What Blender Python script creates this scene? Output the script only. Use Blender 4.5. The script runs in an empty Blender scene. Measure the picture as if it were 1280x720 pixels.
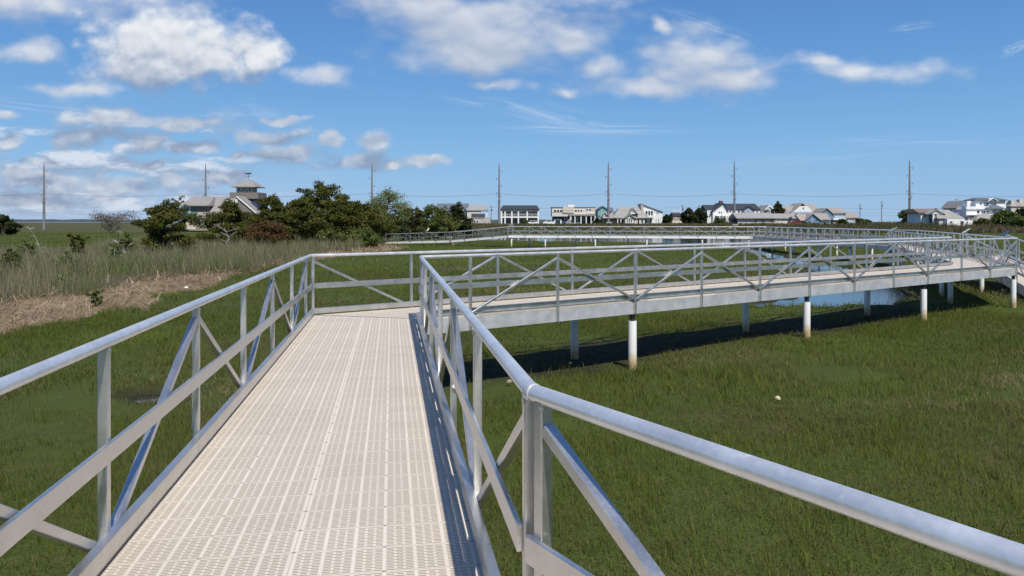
import bpy, math, random
import numpy as np
from mathutils import Vector, Matrix
R = math.radians
random.seed(7)
RNG = np.random.default_rng(11)
SC = bpy.context.scene
COL = SC.collection
CAM_Z = 1.68            # eye above the boardwalk deck (deck top is z = 0)
F, HY = 960.0, 277.0    # focal length and horizon row, in photo pixels
GZ = -1.45              # marsh level

def plan(px, y, z=GZ):
    """ground point seen at a photo pixel (used to measure the place)"""
    d = F * (CAM_Z - z) / (y - HY)
    return ((px - 640) / F * d, d)

# ------------------------------------------------------------------ objects
def tag(o, label=None, cat=None, group=None, kind=None):
    if label: o['label'] = label
    if cat: o['category'] = cat
    if group: o['group'] = group
    if kind: o['kind'] = kind
    return o

def empty(name, loc=(0, 0, 0), label=None, cat=None, group=None):
    o = bpy.data.objects.new(name, None)
    o.empty_display_size = 0.3
    o.location = loc
    COL.objects.link(o)
    return tag(o, label, cat, group)

class MB:
    """collects shapes (world coordinates) and links them as one mesh object"""
    def __init__(self):
        self.v, self.f, self.s, self.uv = [], [], [], None
    def add(self, vs, fs, smooth=False):
        b = len(self.v)
        self.v += [tuple(p) for p in vs]
        self.f += [tuple(b + i for i in f) for f in fs]
        self.s += [smooth] * len(fs)
        return self
    def box(self, a, b):
        x0, y0, z0 = a; x1, y1, z1 = b
        return self.add([(x0,y0,z0),(x1,y0,z0),(x1,y1,z0),(x0,y1,z0),(x0,y0,z1),(x1,y0,z1),(x1,y1,z1),(x0,y1,z1)],
            [(3,2,1,0),(4,5,6,7),(0,1,5,4),(1,2,6,5),(2,3,7,6),(3,0,4,7)])
    def bar(self, p, q, w, h, up=(0, 0, 1), bevel=0.0):
        """rectangular bar from p to q: w sideways, h along up; optional chamfer"""
        p, q = Vector(p), Vector(q)
        d = (q - p).normalized()
        s = d.cross(Vector(up)).normalized()
        u = s.cross(d).normalized()
        if bevel > 0:
            c = bevel
            prof = [(-w/2+c,-h/2),(w/2-c,-h/2),(w/2,-h/2+c),(w/2,h/2-c),(w/2-c,h/2),(-w/2+c,h/2),(-w/2,h/2-c),(-w/2,-h/2+c)]
        else:
            prof = [(-w/2,-h/2),(w/2,-h/2),(w/2,h/2),(-w/2,h/2)]
        n = len(prof)
        vs = [p + s*a + u*b for a, b in prof] + [q + s*a + u*b for a, b in prof]
        fs = [(i, (i+1) % n, n + (i+1) % n, n + i) for i in range(n)]
        fs += [tuple(reversed(range(n))), tuple(range(n, 2*n))]
        return self.add(vs, fs)
    def tube(self, pts, r, n=14, cap=True):
        pts = [Vector(p) for p in pts]
        rs = r if isinstance(r, (list, tuple)) else [r] * len(pts)
        rings = []
        for i, p in enumerate(pts):
            d = (pts[min(i+1, len(pts)-1)] - pts[max(i-1, 0)]).normalized()
            a = Vector((0, 0, 1)) if abs(d.z) < .9 else Vector((1, 0, 0))
            s = d.cross(a).normalized(); u = s.cross(d).normalized()
            rings.append([p + (s*math.cos(2*math.pi*k/n) + u*math.sin(2*math.pi*k/n)) * rs[i] for k in range(n)])
        vs = [v for g in rings for v in g]
        fs = []
        for i in range(len(pts)-1):
            for k in range(n):
                fs.append((i*n+k, i*n+(k+1) % n, (i+1)*n+(k+1) % n, (i+1)*n+k))
        self.add(vs, fs, True)
        if cap:
            self.add(rings[0], [tuple(reversed(range(n)))]); self.add(rings[-1], [tuple(range(n))])
        return self
    def lathe(self, c, prof, n=20):
        """prof: (radius, z) pairs about a vertical axis through c"""
        vs, fs = [], []
        for r, z in prof:
            vs += [(c[0]+r*math.cos(2*math.pi*k/n), c[1]+r*math.sin(2*math.pi*k/n), c[2]+z) for k in range(n)]
        for i in range(len(prof)-1):
            for k in range(n):
                fs.append((i*n+k, i*n+(k+1) % n, (i+1)*n+(k+1) % n, (i+1)*n+k))
        self.add(vs, fs, True)
        self.add(vs[-n:], [tuple(range(n))])
        return self
    def ball(self, c, r, n=12, m=8, rot=None):
        vs, fs = [], []
        M = rot or Matrix.Identity(3)
        for i in range(m+1):
            t = math.pi*i/m
            for k in range(n):
                p = M @ Vector((r[0]*math.sin(t)*math.cos(2*math.pi*k/n), r[1]*math.sin(t)*math.sin(2*math.pi*k/n), r[2]*math.cos(t)))
                vs.append((c[0]+p.x, c[1]+p.y, c[2]+p.z))
        for i in range(m):
            for k in range(n):
                fs.append((i*n+k, (i+1)*n+k, (i+1)*n+(k+1) % n, i*n+(k+1) % n))
        return self.add(vs, fs, True)
    def prism(self, poly, axis_vec):
        """closed prism: polygon of 3D points pushed along axis_vec"""
        a = Vector(axis_vec); n = len(poly)
        vs = [Vector(p) for p in poly] + [Vector(p) + a for p in poly]
        fs = [tuple(range(n)), tuple(reversed(range(n, 2*n)))]
        fs += [(i, n+i, n+(i+1) % n, (i+1) % n) for i in range(n)]
        return self.add(vs, fs)
    def build(self, name, mat, parent=None, origin=None):
        me = bpy.data.meshes.new(name)
        o0 = Vector(parent.location) if parent is not None and origin is None else Vector(origin or (0, 0, 0))
        p = parent
        if parent is not None and origin is None:
            o0 = Vector((0, 0, 0))
            while p is not None:
                o0 = o0 + Vector(p.location); p = p.parent
        me.from_pydata([tuple(Vector(v) - o0) for v in self.v], [], self.f)
        me.polygons.foreach_set('use_smooth', self.s)
        if self.uv is not None:
            lay = me.uv_layers.new(name='metres')
            for l in me.loops:
                lay.data[l.index].uv = self.uv[l.vertex_index]
        me.materials.append(mat)
        me.validate()
        ob = bpy.data.objects.new(name, me)
        COL.objects.link(ob)
        if parent is not None:
            ob.parent = parent
        else:
            ob.location = o0
        fix_normals(me)
        return ob

import bmesh
def fix_normals(me):
    bm = bmesh.new(); bm.from_mesh(me)
    bmesh.ops.recalc_face_normals(bm, faces=bm.faces)
    bm.to_mesh(me); bm.free()

# ------------------------------------------------------------------ noise (numpy)
_T = np.random.default_rng(3).random((256, 256))
def vnoise(x, y):
    x = np.asarray(x, float); y = np.asarray(y, float)
    xi = np.floor(x).astype(int); yi = np.floor(y).astype(int)
    fx = x - xi; fy = y - yi
    fx = fx*fx*(3-2*fx); fy = fy*fy*(3-2*fy)
    a = _T[xi & 255, yi & 255]; b = _T[(xi+1) & 255, yi & 255]
    c = _T[xi & 255, (yi+1) & 255]; d = _T[(xi+1) & 255, (yi+1) & 255]
    return (a*(1-fx)+b*fx)*(1-fy) + (c*(1-fx)+d*fx)*fy
def fbm(x, y, o=4):
    s = 0; a = .5; t = 0
    for k in range(o):
        s = s + a*vnoise(x*2**k + 17.3*k, y*2**k + 9.1*k); t += a; a *= .5
    return s/t
def sstep(a, b, x):
    t = np.clip((np.asarray(x, float)-a)/(b-a), 0, 1)
    return t*t*(3-2*t)

# ------------------------------------------------------------------ materials
def mat(name):
    m = bpy.data.materials.new(name); m.use_nodes = True
    nt = m.node_tree
    return m, nt, nt.nodes, nt.links, nt.nodes['Principled BSDF']
def N(nt, t, **kw):
    n = nt.nodes.new(t)
    for k, v in kw.items():
        if k.startswith('i_'):
            n.inputs[k[2:].replace('_', ' ')].default_value = v
        else:
            setattr(n, k, v)
    return n
def ramp(nt, fac, stops, interp='LINEAR'):
    r = nt.nodes.new('ShaderNodeValToRGB')
    r.color_ramp.interpolation = interp
    e = r.color_ramp.elements
    while len(e) < len(stops): e.new(.5)
    for el, (p, c) in zip(e, stops):
        el.position = p
        el.color = (c[0], c[1], c[2], 1) if len(c) == 3 else c
    nt.links.new(fac, r.inputs['Fac'])
    return r.outputs['Color']
def mathn(nt, op, a, b=None, c=None, clamp=False):
    n = nt.nodes.new('ShaderNodeMath'); n.operation = op; n.use_clamp = clamp
    for i, x in enumerate((a, b, c)):
        if x is None: continue
        if isinstance(x, (int, float)): n.inputs[i].default_value = x
        else: nt.links.new(x, n.inputs[i])
    return n.outputs[0]
def mixc(nt, f, a, b):
    n = nt.nodes.new('ShaderNodeMix'); n.data_type = 'RGBA'
    for s, x in ((n.inputs[0], f), (n.inputs[6], a), (n.inputs[7], b)):
        if isinstance(x, (int, float)): s.default_value = x
        elif isinstance(x, tuple): s.default_value = (x[0], x[1], x[2], 1)
        else: nt.links.new(x, s)
    return n.outputs[2]

def noise_mat(name, c1, c2, scale=3.0, rough=.8, detail=4, bump=0.0, stretch=(1, 1, 1), spec=.3, metallic=0.0):
    """paint, shingle, bark ...: two base colours mixed by noise in object space"""
    m, nt, nd, lk, b = mat(name)
    tc = N(nt, 'ShaderNodeTexCoord'); mp = N(nt, 'ShaderNodeMapping')
    mp.inputs['Scale'].default_value = stretch
    lk.new(tc.outputs['Object'], mp.inputs['Vector'])
    n = N(nt, 'ShaderNodeTexNoise'); n.inputs['Scale'].default_value = scale; n.inputs['Detail'].default_value = detail
    lk.new(mp.outputs[0], n.inputs['Vector'])
    lk.new(ramp(nt, n.outputs['Fac'], [(.3, c1), (.7, c2)]), b.inputs['Base Color'])
    b.inputs['Roughness'].default_value = rough
    b.inputs['Specular IOR Level'].default_value = spec
    b.inputs['Metallic'].default_value = metallic
    if bump:
        bp = N(nt, 'ShaderNodeBump'); bp.inputs['Strength'].default_value = bump
        lk.new(n.outputs['Fac'], bp.inputs['Height']); lk.new(bp.outputs[0], b.inputs['Normal'])
    return m

def aluminium(name, base, rough, metal=.6, smudge=.10):
    """mill finish aluminium: drawn streaks, cloudy oxide patches"""
    m, nt, nd, lk, b = mat(name)
    tc = N(nt, 'ShaderNodeTexCoord')
    n1 = N(nt, 'ShaderNodeTexNoise'); n1.inputs['Scale'].default_value = 5; n1.inputs['Detail'].default_value = 5
    lk.new(tc.outputs['Object'], n1.inputs['Vector'])
    n2 = N(nt, 'ShaderNodeTexNoise'); n2.inputs['Scale'].default_value = 60; n2.inputs['Detail'].default_value = 3
    lk.new(tc.outputs['Object'], n2.inputs['Vector'])
    a = mathn(nt, 'ADD', mathn(nt, 'MULTIPLY', n1.outputs['Fac'], .7), mathn(nt, 'MULTIPLY', n2.outputs['Fac'], .3))
    lo = tuple(c*(1-smudge*1.6) for c in base); hi = tuple(min(1, c*(1+smudge)) for c in base)
    # chalky oxide spots and water marks
    n3 = N(nt, 'ShaderNodeTexNoise'); n3.inputs['Scale'].default_value = 23; n3.inputs['Detail'].default_value = 6; n3.inputs['Roughness'].default_value = .7
    lk.new(tc.outputs['Object'], n3.inputs['Vector'])
    spot = N(nt, 'ShaderNodeMapRange'); spot.interpolation_type = 'SMOOTHSTEP'; spot.inputs['From Min'].default_value = .60; spot.inputs['From Max'].default_value = .70
    lk.new(n3.outputs['Fac'], spot.inputs['Value'])
    lk.new(mixc(nt, mathn(nt, 'MULTIPLY', spot.outputs[0], .35), ramp(nt, a, [(.33, lo), (.66, hi)]), (.84, .83, .80)), b.inputs['Base Color'])
    lk.new(mathn(nt, 'SUBTRACT', metal, mathn(nt, 'MULTIPLY', spot.outputs[0], .2)), b.inputs['Metallic'])
    rr = N(nt, 'ShaderNodeMapRange'); rr.inputs['From Min'].default_value = .3; rr.inputs['From Max'].default_value = .7
    rr.inputs['To Min'].default_value = rough-.08; rr.inputs['To Max'].default_value = rough+.1
    lk.new(a, rr.inputs['Value']); lk.new(rr.outputs[0], b.inputs['Roughness'])
    bp = N(nt, 'ShaderNodeBump'); bp.inputs['Strength'].default_value = .05; bp.inputs['Distance'].default_value = .01
    lk.new(n2.outputs['Fac'], bp.inputs['Height']); lk.new(bp.outputs[0], b.inputs['Normal'])
    return m

M = {}
M['rail'] = aluminium('aluminium_pipe', (.79, .79, .785), .40, .62)
M['alu'] = aluminium('aluminium_extrusion', (.64, .625, .60), .36, .9)
M['beam'] = aluminium('aluminium_beam', (.62, .625, .63), .5, .5)

def deck_material():
    m, nt, nd, lk, b = mat('beige_plastic_grating')
    uv = N(nt, 'ShaderNodeUVMap'); uv.uv_map = 'metres'
    sp = N(nt, 'ShaderNodeSeparateXYZ'); lk.new(uv.outputs[0], sp.inputs[0])
    u, v = sp.outputs[0], sp.outputs[1]
    RP, PP = .152, .281
    fu = mathn(nt, 'FRACT', mathn(nt, 'DIVIDE', u, RP))
    fc = mathn(nt, 'ABSOLUTE', mathn(nt, 'SUBTRACT', fu, .5))          # 0 at cell centre, .5 at the rib
    rib = mathn(nt, 'GREATER_THAN', fc, .438)
    third = mathn(nt, 'FRACT', mathn(nt, 'ADD', mathn(nt, 'DIVIDE', u, RP*3), 1/6))
    t6 = mathn(nt, 'ABSOLUTE', mathn(nt, 'SUBTRACT', mathn(nt, 'FRACT', mathn(nt, 'ADD', mathn(nt, 'DIVIDE', u, RP*6), 1/12)), 1/12))
    wide = mathn(nt, 'LESS_THAN', t6, .024)
    split = mathn(nt, 'LESS_THAN', t6, .0022)
    studc = mathn(nt, 'LESS_THAN', mathn(nt, 'ABSOLUTE', mathn(nt, 'SUBTRACT', third, 1/6)), .022)
    rib = mathn(nt, 'MAXIMUM', rib, wide)
    dotc = mathn(nt, 'LESS_THAN', mathn(nt, 'ABSOLUTE', mathn(nt, 'SUBTRACT', fc, .15)), .045)
    rows = mathn(nt, 'LESS_THAN', mathn(nt, 'FRACT', mathn(nt, 'DIVIDE', v, PP/8)), .55)
    dot = mathn(nt, 'MULTIPLY', dotc, rows)
    fv = mathn(nt, 'FRACT', mathn(nt, 'DIVIDE', v, PP))
    seam = mathn(nt, 'LESS_THAN', fv, .045)
    seamgap = mathn(nt, 'LESS_THAN', mathn(nt, 'ABSOLUTE', mathn(nt, 'SUBTRACT', fv, .022)), .008)
    slot = mathn(nt, 'LESS_THAN', mathn(nt, 'FRACT', mathn(nt, 'DIVIDE', v, PP/16)), .5)
    solid = mathn(nt, 'MAXIMUM', mathn(nt, 'MAXIMUM', rib, dot), seam)
    hole = mathn(nt, 'MULTIPLY', slot, mathn(nt, 'SUBTRACT', 1.0, solid))
    hole = mathn(nt, 'MAXIMUM', hole, mathn(nt, 'MULTIPLY', seamgap, .8))
    # joint studs: dark dots where every third rib meets a seam
    stud = mathn(nt, 'MULTIPLY', studc, mathn(nt, 'LESS_THAN', mathn(nt, 'ABSOLUTE', mathn(nt, 'SUBTRACT', fv, .022)), .035))
    hole = mathn(nt, 'MAXIMUM', hole, stud)
    hole = mathn(nt, 'MAXIMUM', hole, mathn(nt, 'MULTIPLY', split, .7))
    tc = N(nt, 'ShaderNodeTexCoord')
    n = N(nt, 'ShaderNodeTexNoise'); n.inputs['Scale'].default_value = 1.1; n.inputs['Detail'].default_value = 6
    lk.new(tc.outputs['Object'], n.inputs['Vector'])
    solidc = ramp(nt, n.outputs['Fac'], [(.3, (.67, .59, .49)), (.7, (.74, .66, .552))])
    # each panel keeps its own slight tint
    wn = N(nt, 'ShaderNodeTexWhiteNoise'); wn.noise_dimensions = '2D'
    cb = N(nt, 'ShaderNodeCombineXYZ')
    lk.new(mathn(nt, 'FLOOR', mathn(nt, 'DIVIDE', u, RP*3)), cb.inputs[0]); lk.new(mathn(nt, 'FLOOR', mathn(nt, 'DIVIDE', v, PP)), cb.inputs[1])
    lk.new(cb.outputs[0], wn.inputs['Vector'])
    hs = N(nt, 'ShaderNodeHueSaturation')
    lk.new(mathn(nt, 'ADD', .945, mathn(nt, 'MULTIPLY', wn.outputs['Value'], .07)), hs.inputs['Value']); lk.new(solidc, hs.inputs['Color'])
    # grime: specks and dull smears
    g1 = N(nt, 'ShaderNodeTexNoise'); g1.inputs['Scale'].default_value = 38; g1.inputs['Detail'].default_value = 3; lk.new(tc.outputs['Object'], g1.inputs['Vector'])
    g2 = N(nt, 'ShaderNodeTexNoise'); g2.inputs['Scale'].default_value = 3.1; g2.inputs['Detail'].default_value = 7; g2.inputs['Roughness'].default_value = .7; lk.new(tc.outputs['Object'], g2.inputs['Vector'])
    gr = N(nt, 'ShaderNodeMapRange'); gr.inputs['From Min'].default_value = .68; gr.inputs['From Max'].default_value = .76; lk.new(g1.outputs['Fac'], gr.inputs['Value'])
    gs2 = N(nt, 'ShaderNodeMapRange'); gs2.inputs['From Min'].default_value = .52; gs2.inputs['From Max'].default_value = .75; gs2.inputs['To Max'].default_value = .15; lk.new(g2.outputs['Fac'], gs2.inputs['Value'])
    dirt = mathn(nt, 'MAXIMUM', mathn(nt, 'MULTIPLY', gr.outputs[0], .55), gs2.outputs[0])
    solid2 = mixc(nt, dirt, hs.outputs[0], (.42, .35, .28))
    lk.new(mixc(nt, hole, solid2, (.30, .245, .185)), b.inputs['Base Color'])
    b.inputs['Roughness'].default_value = .62
    b.inputs['Specular IOR Level'].default_value = .25
    bp = N(nt, 'ShaderNodeBump'); bp.inputs['Strength'].default_value = .35; bp.inputs['Distance'].default_value = .008
    lk.new(mathn(nt, 'SUBTRACT', 1.0, hole), bp.inputs['Height']); lk.new(bp.outputs[0], b.inputs['Normal'])
    return m
M['deck'] = deck_material()

def pile_material():
    m, nt, nd, lk, b = mat('white_pile_sleeve')
    tc = N(nt, 'ShaderNodeTexCoord'); sp = N(nt, 'ShaderNodeSeparateXYZ'); lk.new(tc.outputs['Object'], sp.inputs[0])
    n = N(nt, 'ShaderNodeTexNoise'); n.inputs['Scale'].default_value = 9; lk.new(tc.outputs['Object'], n.inputs['Vector'])
    n4 = N(nt, 'ShaderNodeTexNoise'); n4.inputs['Scale'].default_value = 2.2; n4.inputs['Detail'].default_value = 5; lk.new(tc.outputs['Object'], n4.inputs['Vector'])
    h = mathn(nt, 'ADD', sp.outputs[2], mathn(nt, 'ADD', mathn(nt, 'MULTIPLY', n.outputs['Fac'], .16), mathn(nt, 'MULTIPLY', mathn(nt, 'SUBTRACT', n4.outputs['Fac'], .5), .5)))
    lk.new(ramp(nt, h, [(.10, (.30, .21, .11)), (.24, (.52, .39, .22)), (.36, (.68, .62, .52)), (.5, (.74, .73, .70)), (.9, (.79, .79, .78))]), b.inputs['Base Color'])
    b.inputs['Roughness'].default_value = .45
    return m
M['pile'] = pile_material()
M['dark_steel'] = noise_mat('dark_steel_bracket', (.03, .035, .045), (.06, .065, .08), 12, .55)
M['white_paint'] = noise_mat('white_paint', (.74, .74, .73), (.82, .82, .81), .6, .6)
M['wire'] = noise_mat('weathered_cable', (.10, .11, .13), (.15, .16, .19), 2, .6)
M['white_beam'] = noise_mat('white_far_beam', (.78, .78, .77), (.84, .84, .83), 1.5, .5)  # lighter colour for the side beams of the far spans
# ------------------------------------------------------------------ terrain
CREEK = np.array([(9.4, 29.8, .9), (11.2, 30.2, 1.8), (13.2, 31.0, 2.2), (15.2, 34.5, 2.1), (17.6, 41.5, 2.3), (20.0, 47, 2.0), (22.5, 56, 1.0), (25, 75, .8), (30, 112, 2)])
def creek(x, y):
    """signed wetness: >0 inside the creek, metres from its edge"""
    x = np.asarray(x, float); y = np.asarray(y, float)
    best = np.full(np.broadcast(x, y).shape, -1e9)
    for (x0, y0, w0), (x1, y1, w1) in zip(CREEK[:-1], CREEK[1:]):
        dx, dy = x1-x0, y1-y0
        t = np.clip(((x-x0)*dx+(y-y0)*dy)/(dx*dx+dy*dy), 0, 1)
        dist = np.hypot(x-(x0+t*dx), y-(y0+t*dy))
        best = np.maximum(best, (w0+(w1-w0)*t) - dist)
    best = best + (fbm(x*.55, y*.55, 3)-.5)*2.0
    # wide pond behind the far spans and a puddle left of the near span
    p = 1 - np.sqrt(((x-33)/44)**2 + ((y-165)/58)**2)
    best = np.maximum(best, p*30 + (fbm(x*.06, y*.06, 3)-.5)*14)
    q = 1 - np.sqrt(((x+6.5)/.6)**2 + ((y-14.0)/.4)**2)
    best = np.maximum(best, q*.8 + (fbm(x*2, y*2, 2)-.5)*.5 - .05)
    return best
def height(x, y):
    x = np.asarray(x, float); y = np.asarray(y, float)
    z = GZ + (fbm(x*.35, y*.35, 3)-.5)*.20 + (fbm(x*.05+40, y*.05, 2)-.5)*.14
    z = z + sstep(215, 285, y)*1.85*sstep(-95, -40, x)*(1-sstep(700, 1500, y))
    z = z + .85*np.exp(-(((x+66)/26)**2 + ((y-186)/26)**2))
    z = z + .25*sstep(33, 50, y)*sstep(-4, -14, x-(50-y)*.0)*(1-sstep(60, 130, y))
    c = creek(x, y)
    z = np.where(c < -.35, np.maximum(z, GZ-.09), z)
    return z - sstep(-.35, .7, c)*.42
def h_at(x, y): return float(height(x, y))

# straw wrack left by the tide, and the reed bed behind it
def poly_in(px, py, poly):
    c = np.zeros(np.broadcast(px, py).shape, bool); n = len(poly)
    for i in range(n):
        x0, y0 = poly[i]; x1, y1 = poly[(i+1) % n]
        if y0 == y1: continue
        cond = ((y0 > py) != (y1 > py)) & (px < (x1-x0)*(py-y0)/(y1-y0)+x0)
        c ^= cond
    return c
STRAW = [plan(*p) for p in ((-260, 452), (-120, 437), (0, 420), (70, 397), (125, 388), (185, 388), (212, 371), (225, 361), (300, 347), (350, 336), (420, 325), (500, 314), (492, 307), (390, 322), (300, 341), (220, 348), (160, 356), (80, 366), (0, 372), (-120, 385), (-260, 392))]
REEDS = [plan(*p) for p in ((-260, 398), (-120, 391), (0, 378), (90, 368), (165, 358), (225, 350), (300, 343), (395, 322), (450, 313), (497, 304.5), (470, 299), (300, 300), (180, 301), (130, 305), (100, 318), (60, 324), (0, 328), (-260, 330))]
def wob(x, y, s, a): return x + (fbm(x*s, y*s, 3)-.5)*a, y + (fbm(x*s+50, y*s+9, 3)-.5)*a
def in_straw(x, y):
    x, y = wob(x, y, .25, 4.5); return poly_in(x, y, STRAW)
def in_reeds(x, y):
    x, y = wob(x, y, .12, 5); return poly_in(x, y, REEDS)

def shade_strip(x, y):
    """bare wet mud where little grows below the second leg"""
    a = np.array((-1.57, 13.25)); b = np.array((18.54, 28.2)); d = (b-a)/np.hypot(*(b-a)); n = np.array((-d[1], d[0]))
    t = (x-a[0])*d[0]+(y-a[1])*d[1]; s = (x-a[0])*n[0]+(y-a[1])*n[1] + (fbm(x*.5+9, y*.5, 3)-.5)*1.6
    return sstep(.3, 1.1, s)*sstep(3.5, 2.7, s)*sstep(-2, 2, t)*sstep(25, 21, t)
def build_ground():
    # rings round the viewpoint: fine close by, kilometres at the rim
    rad = np.concatenate([np.linspace(0, 6, 10)[1:], 6*np.exp(np.linspace(0, math.log(6500/6), 250))[1:]])
    na = 600
    # twice as many spokes to the front half
    ang = np.concatenate([np.linspace(-R(50), R(50), 440, endpoint=False), np.linspace(R(50), R(310), 160, endpoint=False)])
    A, Rr = np.meshgrid(ang, rad)
    X = Rr*np.sin(A); Y = Rr*np.cos(A)
    Z = height(X, Y)
    zn = np.zeros(X.shape)
    vs = np.stack([X, Y, Z], -1).reshape(-1, 3)
    vs = np.vstack([vs, [[0, 0, GZ]]])
    nr = len(rad)
    i = np.arange(nr-1)[:, None]*na; k = np.arange(na)[None, :]; k2 = (k+1) % na
    q = np.stack([i+k, i+k2, i+na+k2, i+na+k], -1).reshape(-1, 4)
    c = len(vs)-1
    tri = np.stack([np.full(na, c), (np.arange(na)+1) % na, np.arange(na)], -1)
    me = bpy.data.meshes.new('ground')
    me.from_pydata(vs.tolist(), [], q[:, ::-1].tolist() + tri[:, ::-1].tolist())
    me.polygons.foreach_set('use_smooth', [True]*len(me.polygons))
    x, y = vs[:, 0], vs[:, 1]
    st = in_straw(x, y).astype(float); wet_and_shade = np.maximum(sstep(-1.1, .2, creek(x, y)), .9*shade_strip(x, y))  # damp creek edge plus the painted shadow of the second leg
    col = np.stack([st, wet_and_shade, np.maximum(in_reeds(x, y).astype(float), .75*sstep(185, 250, y)*sstep(-40, -80, x)), np.ones(len(x))], -1).astype(np.float32)
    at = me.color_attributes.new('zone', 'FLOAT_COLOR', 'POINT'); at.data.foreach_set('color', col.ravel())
    m, nt, nd, lk, b = mat('marsh_ground')
    geo = N(nt, 'ShaderNodeNewGeometry'); av = N(nt, 'ShaderNodeVertexColor'); av.layer_name = 'zone'
    sp = N(nt, 'ShaderNodeSeparateColor'); lk.new(av.outputs[0], sp.inputs[0])
    n1 = N(nt, 'ShaderNodeTexNoise'); n1.inputs['Scale'].default_value = .16; n1.inputs['Detail'].default_value = 6; lk.new(geo.outputs['Position'], n1.inputs['Vector'])
    n2 = N(nt, 'ShaderNodeTexNoise'); n2.inputs['Scale'].default_value = 3.2; n2.inputs['Detail'].default_value = 6; lk.new(geo.outputs['Position'], n2.inputs['Vector'])
    n3 = N(nt, 'ShaderNodeTexNoise'); n3.inputs['Scale'].default_value = 24; n3.inputs['Detail'].default_value = 4; lk.new(geo.outputs['Position'], n3.inputs['Vector'])
    mixn = mathn(nt, 'ADD', mathn(nt, 'MULTIPLY', n1.outputs['Fac'], .62), mathn(nt, 'ADD', mathn(nt, 'MULTIPLY', n2.outputs['Fac'], .25), mathn(nt, 'MULTIPLY', n3.outputs['Fac'], .13)))
    grass = ramp(nt, mixn, [(.32, (.115, .095, .048)), (.42, (.066, .074, .022)), (.55, (.062, .088, .018)), (.68, (.088, .104, .030))])
    straw = ramp(nt, n3.outputs['Fac'], [(.3, (.16, .115, .07)), (.7, (.29, .215, .135))])
    mud = ramp(nt, n2.outputs['Fac'], [(.3, (.022, .018, .012)), (.7, (.05, .042, .026))])  # creek mud; also colours the painted shadow strip
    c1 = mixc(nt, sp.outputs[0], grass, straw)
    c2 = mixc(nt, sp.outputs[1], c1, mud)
    dry = ramp(nt, n2.outputs['Fac'], [(.3, (.07, .06, .035)), (.7, (.12, .10, .06))])
    c3 = mixc(nt, mathn(nt, 'MULTIPLY', sp.outputs[2], .8), c2, dry)
    lk.new(c3, b.inputs['Base Color']); b.inputs['Roughness'].default_value = .95; b.inputs['Specular IOR Level'].default_value = .1
    bp = N(nt, 'ShaderNodeBump'); bp.inputs['Strength'].default_value = .8; bp.inputs['Distance'].default_value = .12
    lk.new(mathn(nt, 'ADD', n2.outputs['Fac'], mathn(nt, 'MULTIPLY', n3.outputs['Fac'], .5)), bp.inputs['Height']); lk.new(bp.outputs[0], b.inputs['Normal'])
    me.materials.append(m)
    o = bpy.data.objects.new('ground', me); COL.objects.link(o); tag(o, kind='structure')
build_ground()

def water_mat():
    m, nt, nd, lk, b = mat('still_water')
    b.inputs['Base Color'].default_value = (.018, .024, .028, 1); b.inputs['Roughness'].default_value = .06
    b.inputs['IOR'].default_value = 1.33; b.inputs['Specular IOR Level'].default_value = .5
    tc = N(nt, 'ShaderNodeNewGeometry'); n = N(nt, 'ShaderNodeTexNoise'); n.inputs['Scale'].default_value = 3.5; n.inputs['Detail'].default_value = 4
    lk.new(tc.outputs['Position'], n.inputs['Vector'])
    bp = N(nt, 'ShaderNodeBump'); bp.inputs['Strength'].default_value = .12; bp.inputs['Distance'].default_value = .03
    lk.new(n.outputs['Fac'], bp.inputs['Height']); lk.new(bp.outputs[0], b.inputs['Normal'])
    return m
M['water'] = water_mat()
WZ = GZ - .13
def sheet(name, pts, z, mt=None):
    m = MB(); m.add([(x, y, z) for x, y in pts], [tuple(range(len(pts)))])
    o = m.build(name, mt or M['water']); tag(o, kind='structure'); return o
sheet('creek_water', [(4, 25), (22, 25), (36, 100), (88, 100), (88, 240), (-25, 240), (-25, 104), (14, 104)], WZ)
sheet('puddle_water', [(-8, 12.6), (-5, 12.6), (-5, 15.4), (-8, 15.4)], WZ+.02)
# open bay far off on the left, and the wooded shore beyond it
sheet('bay_water', [(-4800, 2300), (-400, 2300), (-450, 5200), (-4800, 5200)], GZ+.25)
def far_shore():
    m = MB(); xs = np.linspace(-4700, 600, 240)
    hts = 9 + 14*fbm(xs*.006, xs*0+3, 4)
    vs = []; 
    for x, h in zip(xs, hts):
        vs += [(x, 5300, GZ), (x, 5320, GZ+h), (x, 5420, GZ+h*.9), (x, 5450, GZ)]
    fs = []
    for i in range(len(xs)-1):
        for k in range(3): fs.append((4*i+k, 4*i+4+k, 4*i+5+k, 4*i+1+k))
    m.add(vs, fs)
    o = m.build('distant_shore', noise_mat('hazy_blue_woods', (.045, .065, .085), (.06, .08, .10), .02, 1)); tag(o, kind='structure')  # blue of distant haze is put into the woods' colour
far_shore()

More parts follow.
